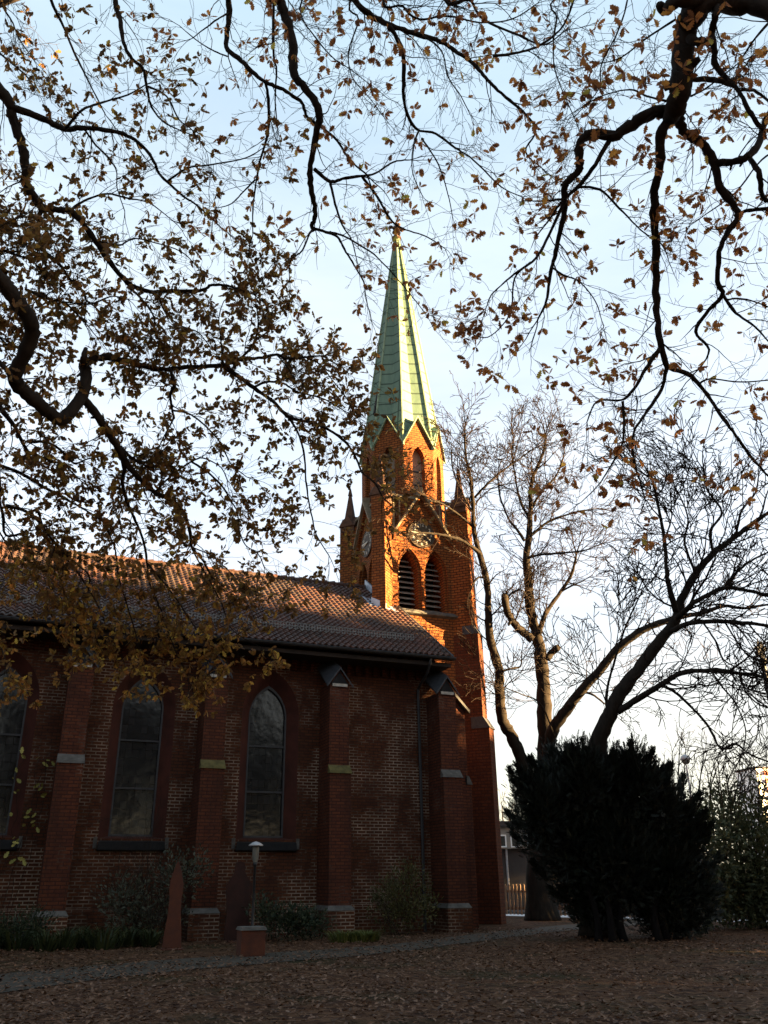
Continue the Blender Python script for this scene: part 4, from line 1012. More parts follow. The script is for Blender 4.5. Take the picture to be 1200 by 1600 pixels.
# ---- the bare trees behind the yew
BARE = dict(seg=[.28, .20, .15, .12], wob=.20, kink=.30, grav=[.16, .22, .26, .3], levels=3, prob=[.80, .66, .48], ang=(22, 62), ratio=(.38, .72), rmin=.0115,
            leaf=None, leaf_level=9, leaf_p=0, tip_p=0, per_m=2.7, len=2.5, r0=.036)
PT = Plant(31); PT.dens = 0
tb = ground_at(848, 1438)
TD = 37.6
b0 = [tb, tb + Vector((0, 0, 1.5)), at(846, 1320, TD * .955), at(843, 1260, TD * .96)]
sm = catmull(b0, 6); PT.limb.tube(sm, [.56 + .22 * max(0, 1 - i / 4) for i in range(len(sm))], 14)
limb(PT, [(843, 1275), (832, 1230), (813, 1180), (799, 1149), (786, 1126), (781, 1090), (779, 1045), (766, 1000), (763, 955), (761, 910), (752, 874), (741, 833), (739, 788), (736, 752), (727, 707), (727, 664)], 22, 2.2, TD * .96, 36.5, BARE, .8, sides=10, spawn_from=.30)
limb(PT, [(752, 866), (727, 847), (700, 838), (680, 834), (660, 833), (634, 836)], 5, 2.2, 36.2, 33.5, BARE, .35, len_mul=.7)
limb(PT, [(738, 822), (715, 803), (696, 790), (672, 778)], 4, 1.6, 36.3, 34.5, BARE, .5, len_mul=.7)
limb(PT, [(741, 778), (762, 756), (781, 739), (813, 716), (835, 700)], 4, 1.5, 36.4, 36.5, BARE, 1.1)
limb(PT, [(738, 800), (722, 770), (708, 735), (705, 700)], 3.6, 1.4, 36.4, 36, BARE, 1.1)
limb(PT, [(760, 905), (748, 902), (738, 915), (733, 935)], 4, 1.6, 36, 35.5, BARE, .4, len_mul=.6)
limb(PT, [(781, 1050), (795, 1046), (812, 1042), (815, 1032)], 4, 2, 35.6, 35.4, BARE, .5)
limb(PT, [(843, 1290), (850, 1230), (853, 1171), (851, 1112), (849, 1067), (844, 1022), (838, 991), (829, 955), (826, 910), (822, 874), (826, 842), (829, 797), (831, 752), (849, 707), (852, 680)], 27, 2.2, TD * .96, 38, BARE, .85, sides=12, spawn_from=.42)
limb(PT, [(832, 1000), (818, 988), (799, 968), (790, 945), (788, 928)], 12, 9, 36.5, 36, BARE, 1.2)
limb(PT, [(790, 940), (800, 926), (815, 922), (822, 930)], 4, 1.5, 36, 36, BARE, 1.0)
limb(PT, [(842, 990), (850, 965), (858, 950), (880, 919), (894, 896), (900, 870)], 8, 3, 36.8, 37.5, BARE, 1.0)
limb(PT, [(855, 1030), (864, 1018), (871, 1012)], 10, 9, 36.4, 36.2, BARE, .5, len_mul=.5)
limb(PT, [(824, 872), (844, 867), (880, 864), (912, 860), (940, 850)], 4.5, 1.6, 37, 36, BARE, 1.2)
limb(PT, [(826, 840), (858, 815), (894, 802), (930, 795)], 4.5, 1.6, 37.2, 37.5, BARE, 1.2)
limb(PT, [(820, 845), (806, 825), (795, 811), (781, 775), (778, 740)], 4.5, 1.6, 37.2, 38, BARE, 1.1)
limb(PT, [(828, 800), (845, 770), (868, 745), (880, 715), (882, 690)], 4, 1.5, 37.5, 38, BARE, 1.3)
limb(PT, [(829, 815), (812, 780), (805, 745), (800, 710), (803, 685)], 4, 1.5, 37.5, 38, BARE, 1.2)
limb(PT, [(845, 1240), (856, 1180), (862, 1144), (880, 1117), (907, 1081), (939, 1045), (966, 1013), (1002, 986), (1038, 971), (1065, 964), (1100, 957), (1130, 947), (1165, 950), (1215, 942)], 19, 2.6, TD * .965, 33.5, BARE, .6, sides=10, spawn_from=.3)
limb(PT, [(907, 1081), (925, 1085), (945, 1100)], 4, 2, 35.5, 35, BARE, .6)
limb(PT, [(866, 1150), (845, 1100), (815, 1085), (790, 1075)], 2.5, 1.4, 35.4, 35, BARE, .8)
print('bare 1', len(PT.fine.f))
root1 = thing('bare_tree', tb, 'leafless tree with several curved stems standing right beside the church tower', 'bare tree')
finish(PT, root1, M['grey_bark'], M['twig'], None, ('trunk', 'twigs', 'x'))

PU = Plant(37); PU.dens = 0
tb2 = ground_at(938, 1464)
D2 = (tb2 - EYE).dot(fwd) * 1.04
b0 = [tb2, tb2 + Vector((.02, 0, 1.4)), at(930, 1320, D2 * .955), at(928, 1240, D2 * .96)]
sm = catmull(b0, 6); PU.limb.tube(sm, [.46 + .2 * max(0, 1 - i / 4) for i in range(len(sm))], 14)
limb(PU, [(929, 1235), (935, 1162), (952, 1117), (970, 1081), (1002, 1040), (1029, 1004), (1056, 968), (1065, 937), (1087, 896), (1114, 865), (1150, 838), (1186, 811), (1225, 785)], 26, 3.6, D2 * .96, D2 * .97, BARE, .75, sides=12, spawn_from=.4)
limb(PU, [(1056, 955), (1045, 915), (1042, 892), (1038, 842), (1029, 793), (1020, 752), (1005, 725)], 9, 2, D2 -1.2, D2 -0.7, BARE, 1.0)
limb(PU, [(1058, 966), (1075, 950), (1092, 937), (1132, 919), (1168, 923), (1220, 935)], 9, 4, D2 -1.2, D2 -2.7, BARE, 1.0)
limb(PU, [(1050, 985), (1083, 973), (1132, 971), (1178, 975), (1225, 980)], 8, 4, D2 -1.2, D2 -3.2, BARE, .9)
limb(PU, [(966, 1112), (993, 1094), (1029, 1072), (1065, 1052), (1110, 1047), (1155, 1052), (1186, 1056), (1225, 1075)], 10, 3.5, D2 -1.2, D2 -3.2, BARE, .85)
limb(PU, [(1030, 1070), (1050, 1078), (1065, 1090), (1092, 1117), (1110, 1140), (1123, 1166), (1140, 1170), (1150, 1163), (1175, 1180), (1215, 1195)], 5, 2, D2 -1.7, D2 -2.7, BARE, .7)
limb(PU, [(948, 1122), (948, 1081), (957, 1045), (970, 1000), (984, 964), (1006, 919)], 4.5, 1.6, D2 -1.0, D2 -0.4, BARE, .9)
limb(PU, [(1114, 865), (1110, 830), (1128, 800), (1105, 765), (1100, 735)], 5, 1.8, D2 -1.2, D2 -1.2, BARE, 1.1)
limb(PU, [(1150, 838), (1158, 800), (1180, 770), (1185, 745)], 4, 1.6, D2 -1.2, D2 -1.2, BARE, 1.1)
limb(PU, [(1087, 896), (1070, 850), (1075, 810), (1060, 770)], 4.5, 1.6, D2 -1.2, D2 -0.7, BARE, 1.1)
limb(PU, [(1132, 919), (1155, 890), (1185, 870), (1220, 855)], 4, 2, D2 -1.8, D2 -2.2, BARE, 1.1)
limb(PU, [(1155, 1052), (1165, 1080), (1185, 1100), (1215, 1110)], 3, 1.6, D2 -2.6, D2 -3.2, BARE, 1.2)
limb(PU, [(1110, 1047), (1130, 1075), (1150, 1100), (1165, 1140), (1160, 1175)], 3, 1.6, D2 -2.6, D2 -3.2, BARE, 1.1)
limb(PU, [(1132, 971), (1150, 1000), (1165, 1020), (1180, 1030)], 3, 1.4, D2 -2.2, D2 -2.7, BARE, 1.2)
limb(PU, [(1100, 975), (1120, 1005), (1130, 1030), (1155, 1045)], 3, 1.4, D2 -2.2, D2 -2.7, BARE, 1.1)
print('bare 2', len(PU.fine.f))
root2 = thing('bare_tree', tb2, 'leafless tree leaning right behind the dark yew with a fan of long bare branches', 'bare tree')
finish(PU, root2, M['grey_bark'], M['twig'], None, ('trunk', 'twigs', 'x'))
# ================================================================== EVERGREENS, SHRUBS, GROUND PLANTS
FROND = [(0, .03), (.14, .16), (.20, .05), (.34, .19), (.40, .06), (.55, .17), (.60, .05), (.75, .12), (.80, .04), (1, 0)]
def cloud(P, blobs, count, size, prof, upw, cfgdir=.6, fill=.35, mu=.45, zmin=.02):
    """leaves spread through a set of ellipsoids (centre, radii); denser towards the outside"""
    r = P.r; wts = [b[1].x * b[1].y * b[1].z for b in blobs]
    for _ in range(count):
        c, s_ = r.choices(blobs, wts)[0][:2]; d = rvec(r); q = r.random() ** fill * (1 + .12 * r.gauss(0, 1))
        p = c + Vector((d.x * s_.x, d.y * s_.y, d.z * s_.z)) * q
        if p.z < zmin: continue
        ld = (d * cfgdir + Vector((0, 0, upw)) + rvec(r) * .5).normalized()
        add_leaf(P, p, ld, rvec(r), size * r.uniform(.6, 1.3), prof, min(1, max(0, r.gauss(mu, .25))), r.uniform(.05, .5))
def pxblob(x, y, rx, ry, t, rd=None):
    k = t / F_PX; return (at(x, y, t), Vector((rx * k, (rd or (rx + ry) * .5) * k, ry * k)))
# yew
PY = Plant(41); ty = 24.2
yb = [pxblob(*a) for a in [(845, 1265, 50, 75, ty), (880, 1225, 46, 70, ty + .6), (912, 1215, 44, 66, ty), (955, 1232, 48, 72, ty + .5), (993, 1222, 36, 70, ty), (1030, 1258, 34, 72, ty), (1060, 1300, 38, 74, ty + .3),
      (895, 1310, 62, 80, ty), (960, 1330, 72, 105, ty), (1030, 1365, 66, 98, ty), (1078, 1385, 36, 70, ty), (940, 1400, 44, 62, ty + .2), (1045, 1425, 62, 52, ty), (905, 1370, 42, 70, ty + 1)]]
yb = [(c, s_ * .9) for c, s_ in yb]; cloud(PY, yb, 27000, .21, FROND, .75, .8, .30, .35); cloud(PY, [(c, s_ * .72) for c, s_ in yb], 9000, .42, FROND, .5, .6, .6, .2)
PLUME = [(993, 1238, -.1, 88), (905, 1236, -.15, 80), (876, 1240, -.2, 84), (956, 1240, .05, 74), (1031, 1262, .25, 78), (1012, 1240, .1, 78), (850, 1244, -.35, 72), (930, 1238, 0, 74), (1048, 1272, .35, 70), (826, 1262, -.5, 76),
         (1066, 1300, .45, 72), (1082, 1330, .7, 60), (820, 1300, -.9, 48), (832, 1330, -1.1, 46), (1094, 1370, .9, 48), (1096, 1410, 1.2, 42), (862, 1372, -1.2, 44), (888, 1410, -1.3, 38), (1100, 1440, 1.4, 34), (975, 1236, .05, 66), (1072, 1318, .6, 66), (838, 1250, -.55, 70), (1022, 1250, .3, 60), (915, 1440, -1.4, 30), (890, 1236, -.05, 66)]
for x, y, sl2, ln in PLUME:
    ln *= .86
    a2 = math.atan(sl2); c = at(x, y, ty + PY.r.uniform(-.5, .5)); tp = at(x + math.sin(a2) * ln * 1.02, y - math.cos(a2) * ln * 1.02, ty + PY.r.uniform(-.6, .6)); dr = (tp - c).normalized()
    for k in range(int(ln * 5)):
        q = PY.r.random() ** .75; p = c.lerp(tp, q) + rvec(PY.r) * (.36 * (1 - q) ** .8 + .04) * PY.r.random() ** .5
        add_leaf(PY, p, (dr + rvec(PY.r) * .5).normalized(), rvec(PY.r), .19 * PY.r.uniform(.6, 1.3), FROND, max(0, PY.r.gauss(.35, .2)), .2)
by = ground_at(958, 1472)
for dx, dy, tx, tyy in ((0, 0, 940, 1330), (.35, .2, 985, 1300), (-.3, .3, 900, 1330), (1.3, .2, 1040, 1340), (1.6, .5, 1065, 1380)):
    p0 = by + Vector((dx, dy, 0)); PY.limb.tube(catmull([p0, p0 + Vector((0, .05, .8)), at(tx, tyy, ty)], 5), [.13 - .009 * i for i in range(11)], 8)
root = thing('yew_tree', by, 'very dark bushy yew with feathery tips in front of the bare trunks', 'yew')
finish(PY, root, M['yew_bark'], M['oak_bark'], M['yew'], ('trunk', 'twigs', 'foliage'))
# laurel thicket at the right edge
PB = Plant(43); PB.dens = 0
bb_ = [pxblob(*a) for a in [(1105, 1320, 45, 85, 28), (1140, 1300, 46, 78, 29), (1172, 1340, 46, 95, 28.5), (1195, 1310, 40, 95, 29), (1095, 1400, 42, 50, 27.5), (1150, 1400, 48, 52, 28), (1200, 1400, 45, 55, 28), (1240, 1360, 50, 90, 28.5)]]
cloud(PB, bb_, 11500, .16, OVAL, .2, .4, .5, .45); cloud(PB, bb_[4:7], 5000, .16, OVAL, .2, .4, .5, .3)
BUSHT = dict(BARE, per_m=2.2, len=.9, seg=[.14, .1, .08], levels=2, rmin=.005, r0=.015)
lb = ground_at(1150, 1448)
for x0, x1, y1 in ((1085, 1080, 1215), (1110, 1105, 1205), (1130, 1122, 1195), (1150, 1160, 1200), (1170, 1185, 1215), (1195, 1210, 1190), (1140, 1135, 1220), (1160, 1148, 1230), (1185, 1172, 1250)):
    p0 = ground_at(x0, 1445); limb(PB, [(x0 + (x1 - x0) * .4 + PB.r.uniform(-6, 6), 1360), ((x0 + x1) / 2 + PB.r.uniform(-8, 8), 1290), (x1, y1)], 2.6, 1.2, 28.3, 28.8, BUSHT, 1.0, [p0])
root = thing('laurel_bush', lb, 'loose laurel bush with sky glinting through at the right end of the fence', 'bush')
finish(PB, root, M['oak_bark'], M['twig'], M['laurel'], ('stems', 'twigs', 'foliage'))
# pinkish leafless thicket further back
PK = Plant(47); PK.dens = 0
for i in range(16):
    x = 1052 + i * 11; p0 = at(x, 1376, 44); p0.z = 0
    limb(PK, [(x + PK.r.uniform(-8, 8), 1290), (x + PK.r.uniform(-14, 14), 1225), (x + PK.r.uniform(-18, 18), 1175 + PK.r.uniform(-14, 30))], 2.4, 1, 44, 44, dict(BARE, per_m=1.5, len=1.5, levels=2, rmin=.010, r0=.02), 1.0, [p0])
p0 = at(1130, 1376, 44); p0.z = 0
root = thing('bare_hedge', p0, 'reddish leafless hedge of fine twigs against the pale sky at right', 'hedge')
finish(PK, root, M['twig'], M['twig'], None, ('stems', 'twigs', 'x'))
PQ = Plant(48); PQ.dens = 0
p0 = at(786, 1376, 62); p0.z = 0
limb(PQ, [(787, 1300), (785, 1275), (784, 1255)], 2, 1, 62, 62, dict(BARE, per_m=1.3, len=1.7, levels=2, rmin=.012, r0=.03), 1.0, [p0])
limb(PQ, [(790, 1300), (796, 1278), (800, 1262)], 2, 1, 62, 62, dict(BARE, per_m=1.3, len=1.5, levels=2, rmin=.012, r0=.03), 1.0)
root = thing('bare_tree', p0, 'small far leafless tree showing above the grey house roof', 'bare tree')
finish(PQ, root, M['twig'], M['twig'], None, ('trunk', 'twigs', 'x'))

def shrub(name, seed, u, v, blobs, n, size, prof, mat, label, cat, up=.4, stems=5, hs=.8, group=None):
    P = Plant(seed); P.dens = 0; b0 = uv2w(u, v)
    B = [(uv2w(u + a, v + b, c), Vector((rx, ry, rz_))) for a, b, c, rx, ry, rz_ in blobs]
    cloud(P, B, n, size, prof, up, .5, .6, .45)
    for _ in range(stems):
        p = b0 + Vector((P.r.uniform(-.3, .3), P.r.uniform(-.2, .2), 0))
        twig(P, p, Vector((P.r.uniform(-.5, .5), P.r.uniform(-.3, .3), 1)), hs * P.r.uniform(.7, 1.2), .014, 0, dict(OAK, leaf=None, leaf_level=9, grav=[.3, .2, .1], rmin=.003, prob=[.5, .4, 0], seg=[.1, .08, .06]))
    o = thing(name, b0, label, cat, group)
    finish(P, o, M['oak_bark'], M['oak_bark'], mat, ('stems', 'twigs', 'foliage')); return o
shrub('shrub', 51, 3.9, 26.2, [(-.8, 0, 1.2, .9, .5, .7), (.5, .1, 1.7, .8, .5, .8), (1.1, 0, 1.9, .5, .4, .6), (-.2, .1, .7, 1.3, .5, .6)], 2100, .11, OVAL, M['grey_green'], 'loose grey green shrub under the second church window from the left', 'shrub', hs=2.0, stems=9)
shrub('shrub', 53, 7.6, 25.6, [(0, 0, .5, 1.0, .55, .5), (-.7, .1, .8, .5, .4, .5), (.6, 0, .45, .7, .5, .45)], 2600, .10, OVAL, M['dark_green'], 'low dark green shrub behind the stone box and lamp post', 'shrub')
shrub('shrub', 55, 11.5, 26.6, [(0, 0, .7, 1.1, .6, .7), (.4, .1, 1.5, .7, .5, .75), (-.3, 0, 1.2, .6, .5, .6), (.9, 0, .9, .5, .5, .6)], 2600, .10, OVAL, M['olive'], 'rounded olive green shrub against the wall near the downpipe', 'shrub', hs=1.4)
shrub('shrub', 57, -.4, 26.2, [(0, 0, .4, 1.4, .5, .45), (1.2, 0, .5, .6, .4, .5)], 2200, .10, OVAL, M['dark_green'], 'low dark green shrub at the left edge under the leftmost window', 'shrub')
# thin leafless bush in front of the second window
PW = Plant(59); PW.dens = 0; wb = uv2w(3.6, 26.6)
for i in range(11):
    twig(PW, wb + Vector((PW.r.uniform(-.4, .4), PW.r.uniform(-.2, .2), 0)), Vector((PW.r.uniform(-.35, .35), PW.r.uniform(-.2, .1), 1)), PW.r.uniform(2.6, 4.2), .012, 0, dict(BARE, seg=[.25, .14, .1], levels=2, rmin=.0035, prob=[.55, .4, 0], ratio=(.2, .45), wob=.12))
o = thing('bare_shrub', wb, 'thin grey leafless shrub rising in front of a tall church window', 'shrub'); finish(PW, o, M['twig'], M['grey_bark'], None, ('stems', 'twigs', 'x'))

def grass(name, seed, spots, n, h, mat, label):
    P = Plant(seed); r = P.r; b = P.leaf
    for _ in range(n):
        c, rad = r.choice(spots); a = r.uniform(0, 6.28); q = r.random() ** .6 * rad
        p = c + Vector((math.cos(a) * q, math.sin(a) * q * .7, 0)); d = Vector((math.cos(a) * .5, math.sin(a) * .5, 1)).normalized()
        hh = h * r.uniform(.35, 1.2) * (.7 + .6 * rad); w = Vector((-math.sin(a), math.cos(a), 0)) * (.012 + .012 * r.random()) * (h + .3)
        mid = p + d * hh * .55; tip = p + d * hh * .85 + Vector((math.cos(a), math.sin(a), -.35)) * hh * .3
        b.face([p - w, p + w, mid + w * .8, mid - w * .8]); b.face([mid - w * .8, mid + w * .8, tip]); v = r.random(); P.rnd += [v, v]
    o = thing(name, spots[0][0], label, 'grass'); 
    P.leaf.build('blades', mat, o, off=tuple(o.location), uv=False, attr={'rnd': P.rnd}); return o
grass('grass_clump', 61, [(uv2w(1.5, 25.3), .5), (uv2w(2.5, 25.0), .45), (uv2w(3.2, 25.6), .35), (uv2w(.5, 25.8), .5), (uv2w(2.0, 25.7), .4), (uv2w(1.1, 24.9), .25), (uv2w(3.7, 25.2), .2), (uv2w(-.3, 25.4), .3)], 1000, .8, M['iris'], 'long dark grass clump by the left buttress foot')
grass('grass_clump', 63, [(uv2w(8.95, 24.6), .45), (uv2w(9.6, 24.6), .4), (uv2w(9.3, 24.4), .3)], 1100, .42, M['grass_blade'], 'short bright green tuft beside the path below the third buttress')
# climbing vine with a few yellow leaves
PV = Plant(65); r = PV.r; vb = uv2w(.1, 27.85)
for i in range(5):
    p = vb + Vector((r.uniform(-.5, .3), 0, 0)); pts = [p]; 
    for k in range(16): p = p + Wd * r.uniform(-.10, .13) + Vector((0, 0, r.uniform(.18, .42))); pts.append(p - Nd * r.uniform(0, .06))
    PV.fine.tube(pts, .008, 4)
    for k in range(7):
        q = r.choice(pts[7:]) + Wd * r.uniform(-.2, .2)
        add_leaf(PV, q, (Vector((r.uniform(-1, 1), -.3, r.uniform(-1, .4)))).normalized(), -Nd + rvec(r) * .5, .20 * r.uniform(.7, 1.2), OAK_SMALL, r.random())
o = thing('climbing_vine', vb, 'thin climbing vine with a few yellow leaves on the wall by the leftmost window', 'vine')
finish(PV, o, M['twig'], M['twig'], M['vine_leaf'], ('stems', 'stems', 'foliage'))

# fallen leaves
PF = Plant(71); r = PF.r; n = 0
while n < 38000:
    y = 8 + 24 * r.random() ** 1.1; x = r.uniform(-.5, .56) * y * 1.05; p = Vector((x, y, .02 + .03 * r.random()))
    dn = .55 + .45 * math.sin(x * .55 + 1.3 * math.sin(y * .4)) * math.cos(y * .6 + x * .21)
    if r.random() > .25 + dn: n += 1; continue
    a = r.uniform(0, 6.28)
    add_leaf(PF, p, Vector((math.cos(a), math.sin(a), r.uniform(-.15, .35))).normalized(), Vector((r.uniform(-.4, .4), r.uniform(-.4, .4), 1)).normalized(), r.uniform(.05, .105), OAK_SMALL, min(1, max(0, r.gauss(.5, .27))), .3); n += 1
fo = PF.leaf.build('fallen_leaves', M['fallen_leaf'], uv=False, attr={'rnd': PF.rnd})
tag(fo, kind='stuff', label='brown fallen leaves strewn over the lawn and path', cat='leaves')

# ================================================================== FENCE, FURNITURE, HOUSES
def wmesh(b, name, mat, root, **k): return b.build(name, mat, root, off=tuple(root.location), **k)
fence = thing('picket_fence', FA, 'low brown picket fence with pale slats running behind the trees', 'fence')
LF = (at(1245, 1445, 30) - FA).dot(fd) if False else 19.6
pk = None; ns = int(LF / .2)
pb = MB(); pb.box(-.045, .045, -.012, .012, .10, 1.28); pb.prism([(-.045, -.012, 1.28), (.045, -.012, 1.28), (.045, .012, 1.28), (-.045, .012, 1.28)], [(-.02, -.012, 1.34), (.02, -.012, 1.34), (.02, .012, 1.34), (-.02, .012, 1.34)])
ang = math.atan2(fd.y, fd.x)
for i in range(min(ns, 98)):
    if pk is None: pk = pb.build('picket', M['pale_wood'], fence); o = pk
    else: o = pk.copy(); col.objects.link(o)
    o.parent = fence; o.location = fd * (.2 * i - .6) - fn * .03; o.rotation_euler = (R(rp_.uniform(-.8, .8)), 0, ang)
for z in (.32, 1.0):
    rb = MB(); A, B = fd * -.8, fd * LF
    q = lambda p, d, zz: (p.x + fn.x * d, p.y + fn.y * d, zz)
    rb.hexa([q(A, 0, z), q(B, 0, z), q(B, .05, z), q(A, .05, z), q(A, 0, z + .09), q(B, 0, z + .09), q(B, .05, z + .09), q(A, .05, z + .09)]); rb.build('rail', M['brown_wood'], fence)
po = None
for s in [.0, 2.45, 4.9, 7.35, 9.8, 12.25, 14.7, 17.15, 19.4]:
    b = MB(); b.box(-.065, .065, -.065, .065, 0, 1.42)
    if po is None: po = b.build('post', M['brown_wood'], fence); o = po
    else: o = po.copy(); col.objects.link(o)
    o.parent = fence; o.location = fd * s + fn * .12; o.rotation_euler = (0, 0, ang)

# rusted steel figures
def figure(px, pyb, pyt, prof, v, label, rot, mat=None):
    mat = mat or M['rust']
    base = ground_at(px, pyb)
    if v: base = uv2w(*v)
    hgt = None; d_ = fwd
    t = (base - EYE).dot(fwd); top = at(px, pyt, t); hgt = top.z
    b = MB(); half = [(w * hgt, z * hgt) for w, z in prof]
    O = [(w, z) for w, z in half] + [(-w, z) for w, z in half[::-1] if w > 0]
    o = thing('steel_figure', base, label, 'sculpture', 'rusted steel figures by the church', rot)
    b.prism([(x, -.02, z) for x, z in O], [(x, .02, z) for x, z in O]); b.build('plate', mat, o)
    f = MB(); f.box(-.28, .28, -.22, .22, 0, .03); f.build('foot_plate', M['rust'], o); return o
figure(268, 1484, 1344, [(.115, .0), (.10, .2), (.075, .42), (.073, .54), (.087, .72), (.05, .88), (.022, .96), (.0, 1.0)], None, 'narrow pointed rusted steel figure standing nearer the lawn', R(8))
figure(363, 1464, 1345, [(.18, .0), (.17, .2), (.155, .38), (.18, .6), (.185, .70), (.10, .82), (.07, .87), (.075, .93), (.055, .985), (.0, 1.0)], (6.25, 26.1), 'broad shouldered dark rusted steel figure standing close to the wall', R(24), M['dark_rust'])
# stone box and lamp post
bx = ground_at(391, 1494); o = thing('stone_box', bx, 'small square brick box with pale lid beside the path', 'box', None, R(20))
b = MB(); b.box(-.28, .28, -.26, .26, 0, .54); b.build('body', M['rust'], o)
b = MB(); b.prism([(-.31, -.29, .542), (.31, -.29, .542), (.31, .29, .542), (-.31, .29, .542)], [(-.28, -.26, .61), (.28, -.26, .61), (.28, .26, .61), (-.28, .26, .61)]); b.build('lid', M['stone'], o)
lp = uv2w(*[5.95, 22.6]); t = (at(394, 1400, 22) - EYE).dot(fwd)
g_ = ground_at(393, 1478); lamp = thing('lamp_post', g_, 'slim black garden lamp post with a flat cap before the church window', 'lamp post')
t = (g_ - EYE).dot(fwd); ht_ = at(396, 1313, t).z
b = MB(); b.lathe([(.07, 0), (.07, .10), (.04, .14), (.035, ht_ - .62), (.055, ht_ - .60), (.06, ht_ - .52), (.0, ht_ - .52)], (0, 0), 12); b.build('pole', M['iron'], lamp, smooth=True)
b = MB(); b.lathe([(.06, ht_ - .518), (.085, ht_ - .42), (.095, ht_ - .15), (.085, ht_ - .10)], (0, 0), 14); b.build('lamp_glass', M['lamp_glass'], lamp, smooth=True)
b = MB(); b.lathe([(.0, ht_ - .11), (.20, ht_ - .10), (.205, ht_ - .08), (.10, ht_ - .01), (.0, ht_ + .02)], (0, 0), 16); b.build('cap', M['galv'], lamp, smooth=True)
# street lamp over the hedge
sp_ = at(1100, 1376, 41); sp_.z = 0; sl_ = thing('street_lamp', sp_, 'bowl shaped grey street lamp above the laurel bush', 'street lamp')
zt = at(1100, 1178, 41).z
b = MB(); b.lathe([(.06, 0), (.05, zt - .5), (.03, zt - .2)], (0, 0), 8); b.build('pole', M['galv'], sl_)
b = MB(); b.lathe([(.0, zt + .32), (.08, zt + .28), (.22, zt + .20), (.27, zt + .06), (.23, zt + .02)], (0, 0), 16); b.build('hood', M['galv'], sl_, smooth=True)
b = MB(); b.lathe([(.22, zt + .03), (.20, zt - .08), (.12, zt - .17), (.0, zt - .19)], (0, 0), 16); b.build('lamp_glass', M['lamp_glass'], sl_, smooth=True)
# grey pole with a jagged star top
tp_ = 33.0; pt = at(1187, 1034, tp_); pbase = Vector((pt.x + .12, pt.y, 0)); pl_ = thing('metal_pole', pbase, 'tall grey metal pole with jagged star top at the right edge', 'pole')
zt = pt.z
b = MB(); b.lathe([(.16, 0), (.10, zt - .2), (.095, zt)], (0, 0), 10); b.build('pole', M['pole_metal'], pl_, smooth=True)
b = MB(); b.lathe([(.10, zt - .12), (.17, zt - .10), (.17, zt - .04), (.12, zt - .02), (.12, zt + .03), (.19, zt + .05), (.17, zt + .10), (.08, zt + .12)], (0, 0), 12); b.build('collar', M['iron'], pl_, smooth=True)
st_ = [(-.08, .1), (.10, .1), (.15, .38), (.30, .62), (.17, .70), (.10, 1.0), (-.02, .70), (-.02, 1.12), (-.12, .78), (-.28, .66), (-.16, .52), (-.22, .36), (-.12, .34)]
b = MB(); b.prism([(x * .9, -.04, zt + z * .85) for x, z in st_], [(x * .9, .04, zt + z * .85) for x, z in st_]); b.build('star', M['pole_metal'], pl_)
# grey house beyond the fence
hx0, hx1, hy0, hy1 = 5.5, 14.6, 50.0, 58.0
tH = 47.2; zt = at(790, 1292, tH).z; zm = at(790, 1327, tH).z
hs = thing('house', (hx0, hy0, 0), 'flat roofed grey house with white framed windows between church and trees', 'house')
b = MB(); b.box(hx0, hx1, hy0, hy1, zm, zt); wmesh(b, 'upper_wall', M['render'], hs)
b = MB(); b.box(hx0 - .02, hx1 + .02, hy0 + .25, hy1, 0, zm - .002); wmesh(b, 'lower_wall', M['dark_render'], hs)
b = MB(); b.box(hx0 - .15, hx1 + .15, hy0 - .2, hy1 + .2, zt + .002, zt + .28); wmesh(b, 'roof', M['dark_render'], hs)
for x in (780, 803, 828, 852, 876):
    wx = at(x, 1310, tH).x; z0 = at(x, 1325, tH).z; z1 = at(x, 1305, tH).z; b = MB()
    for a0, a1, c0, c1 in ((wx - .30, wx + .30, z0, z0 + .07), (wx - .30, wx + .30, z1 - .07, z1), (wx - .30, wx - .23, z0 + .07, z1 - .07), (wx + .23, wx + .30, z0 + .07, z1 - .07)): b.box(a0, a1, hy0 - .05, hy0 - .002, c0, c1)
    w = wmesh(b, 'window', M['white_frame'], hs)
    b = MB(); b.box(wx - .23, wx + .23, hy0 - .02, hy0 - .004, z0 + .07, z1 - .07); wmesh(b, 'pane', M['dark_glass'], w) if False else b.build('pane', M['dark_glass'], w, off=tuple(hs.location))
b = MB(); px_ = at(788, 1340, tH).x; b.tube([(px_, hy0 + .15, 0), (px_, hy0 + .15, zm)], .06, 8); wmesh(b, 'downpipe', M['galv'], hs)
# far tower block at the right edge
tbk = at(1221, 1370, 260); tbk.z = 0; bh = thing('tower_block', tbk, 'far sunlit tower block with dark red balcony bands at the right edge', 'building', None, R(14))
zt = at(1190, 1196, 260).z; b = MB(); b.box(-6, 8, -5, 5, 0, zt); b.build('wall', M['cream'], bh)
b = MB(); b.box(-6.3, 8.3, -5.3, 5.3, zt + .01, zt + .5); b.build('roof', M['dark_render'], bh)
z = zt - 1.9
while z > 3:
    b = MB(); b.box(-3.4, 8.15, -5.6, -5.005, z, z + 1.15); b.build('balcony', M['red_panel'], bh); z -= 2.5

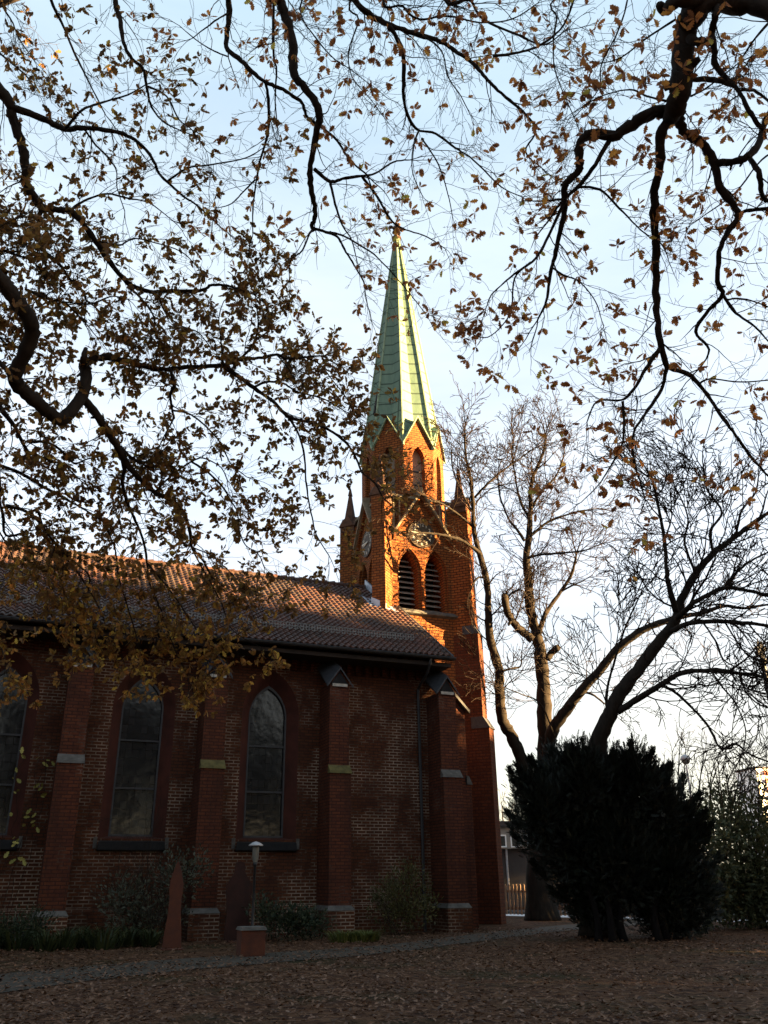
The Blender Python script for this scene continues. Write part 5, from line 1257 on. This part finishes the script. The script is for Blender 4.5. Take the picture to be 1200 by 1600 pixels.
# ================================================================== UNSEEN SHADE TREES (added beyond the frame to shade the church and darken the lawn)
def shade_tree_proto(seed, h, rad_, n, lab):
    P = Plant(seed); P.dens = 0; r = P.r
    P.limb.tube(catmull([Vector((0, 0, 0)), Vector((.1, 0, h * .3)), Vector((-.1, .1, h * .6)), Vector((0, 0, h * .92))], 5), [.45 - .026 * i for i in range(16)], 10)
    B = []
    for i in range(22):
        z = h * r.uniform(.22, .95); a = r.uniform(0, 6.28); q = rad_ * (.75 if z < h * .7 else .45) * r.random() ** .5
        B.append((Vector((math.cos(a) * q, math.sin(a) * q, z)), Vector((1, 1, .8)) * rad_ * r.uniform(.28, .5)))
        P.limb.tube(catmull([Vector((0, 0, z * .75)), Vector((math.cos(a) * q * .5, math.sin(a) * q * .5, z * .9)), B[-1][0]], 3), [.14, .12, .10, .08, .06, .05, .04], 5)
    cloud(P, B, n, .72, OAK_SMALL, .0, .4, .6, .45, 1.0)
    o = thing('shade_tree', (0, 0, 0), lab, 'tree', 'unseen trees added for shade')
    finish(P, o, M['oak_bark'], M['oak_bark'], M['dark_green'], ('trunk', 'twigs', 'crown')); return o
SHADE_TREES = [(50, 0, 1.12), (49, 7, 1.14), (51, 13.5, 1.2), (50, 19.3, 1.04), (53, 29.5, .74), (52, 37, .72), (54, 45, .72), (61, -4, .95), (62, 3, 1.0), (57, 18.6, .95), (56, 24.6, .72), (56, 41, .75), (57, 52, .75), (63, 10.5, 1.2), (61, 16.5, 1.12), (63, 24.5, .82), (64, 33, .78)]
SHADE_TREES += [(x, -15 - 3 * (i % 2), .85 + .1 * ((i * 7) % 3)) for i, x in enumerate(range(-48, 60, 9))] + [(40, -6, .9), (-34, -4, .95), (-38, 6, .9)]  # rows behind and beside the camera, added to cut skylight on wall and lawn
lab = 'tall leafy tree added out of view to shade the church'
proto = None; rp2 = random.Random(8)
for x, y, s_ in SHADE_TREES:
    if proto is None: proto = shade_tree_proto(81, 20, 5.6, 5200, lab); o = proto
    else:
        o = proto.copy(); col.objects.link(o)
        for ch in proto.children: c = ch.copy(); col.objects.link(c); c.parent = o
    o.location = (x, y, 0); o.scale = (s_, s_, s_); o.rotation_euler = (0, 0, rp2.uniform(0, 6.28))
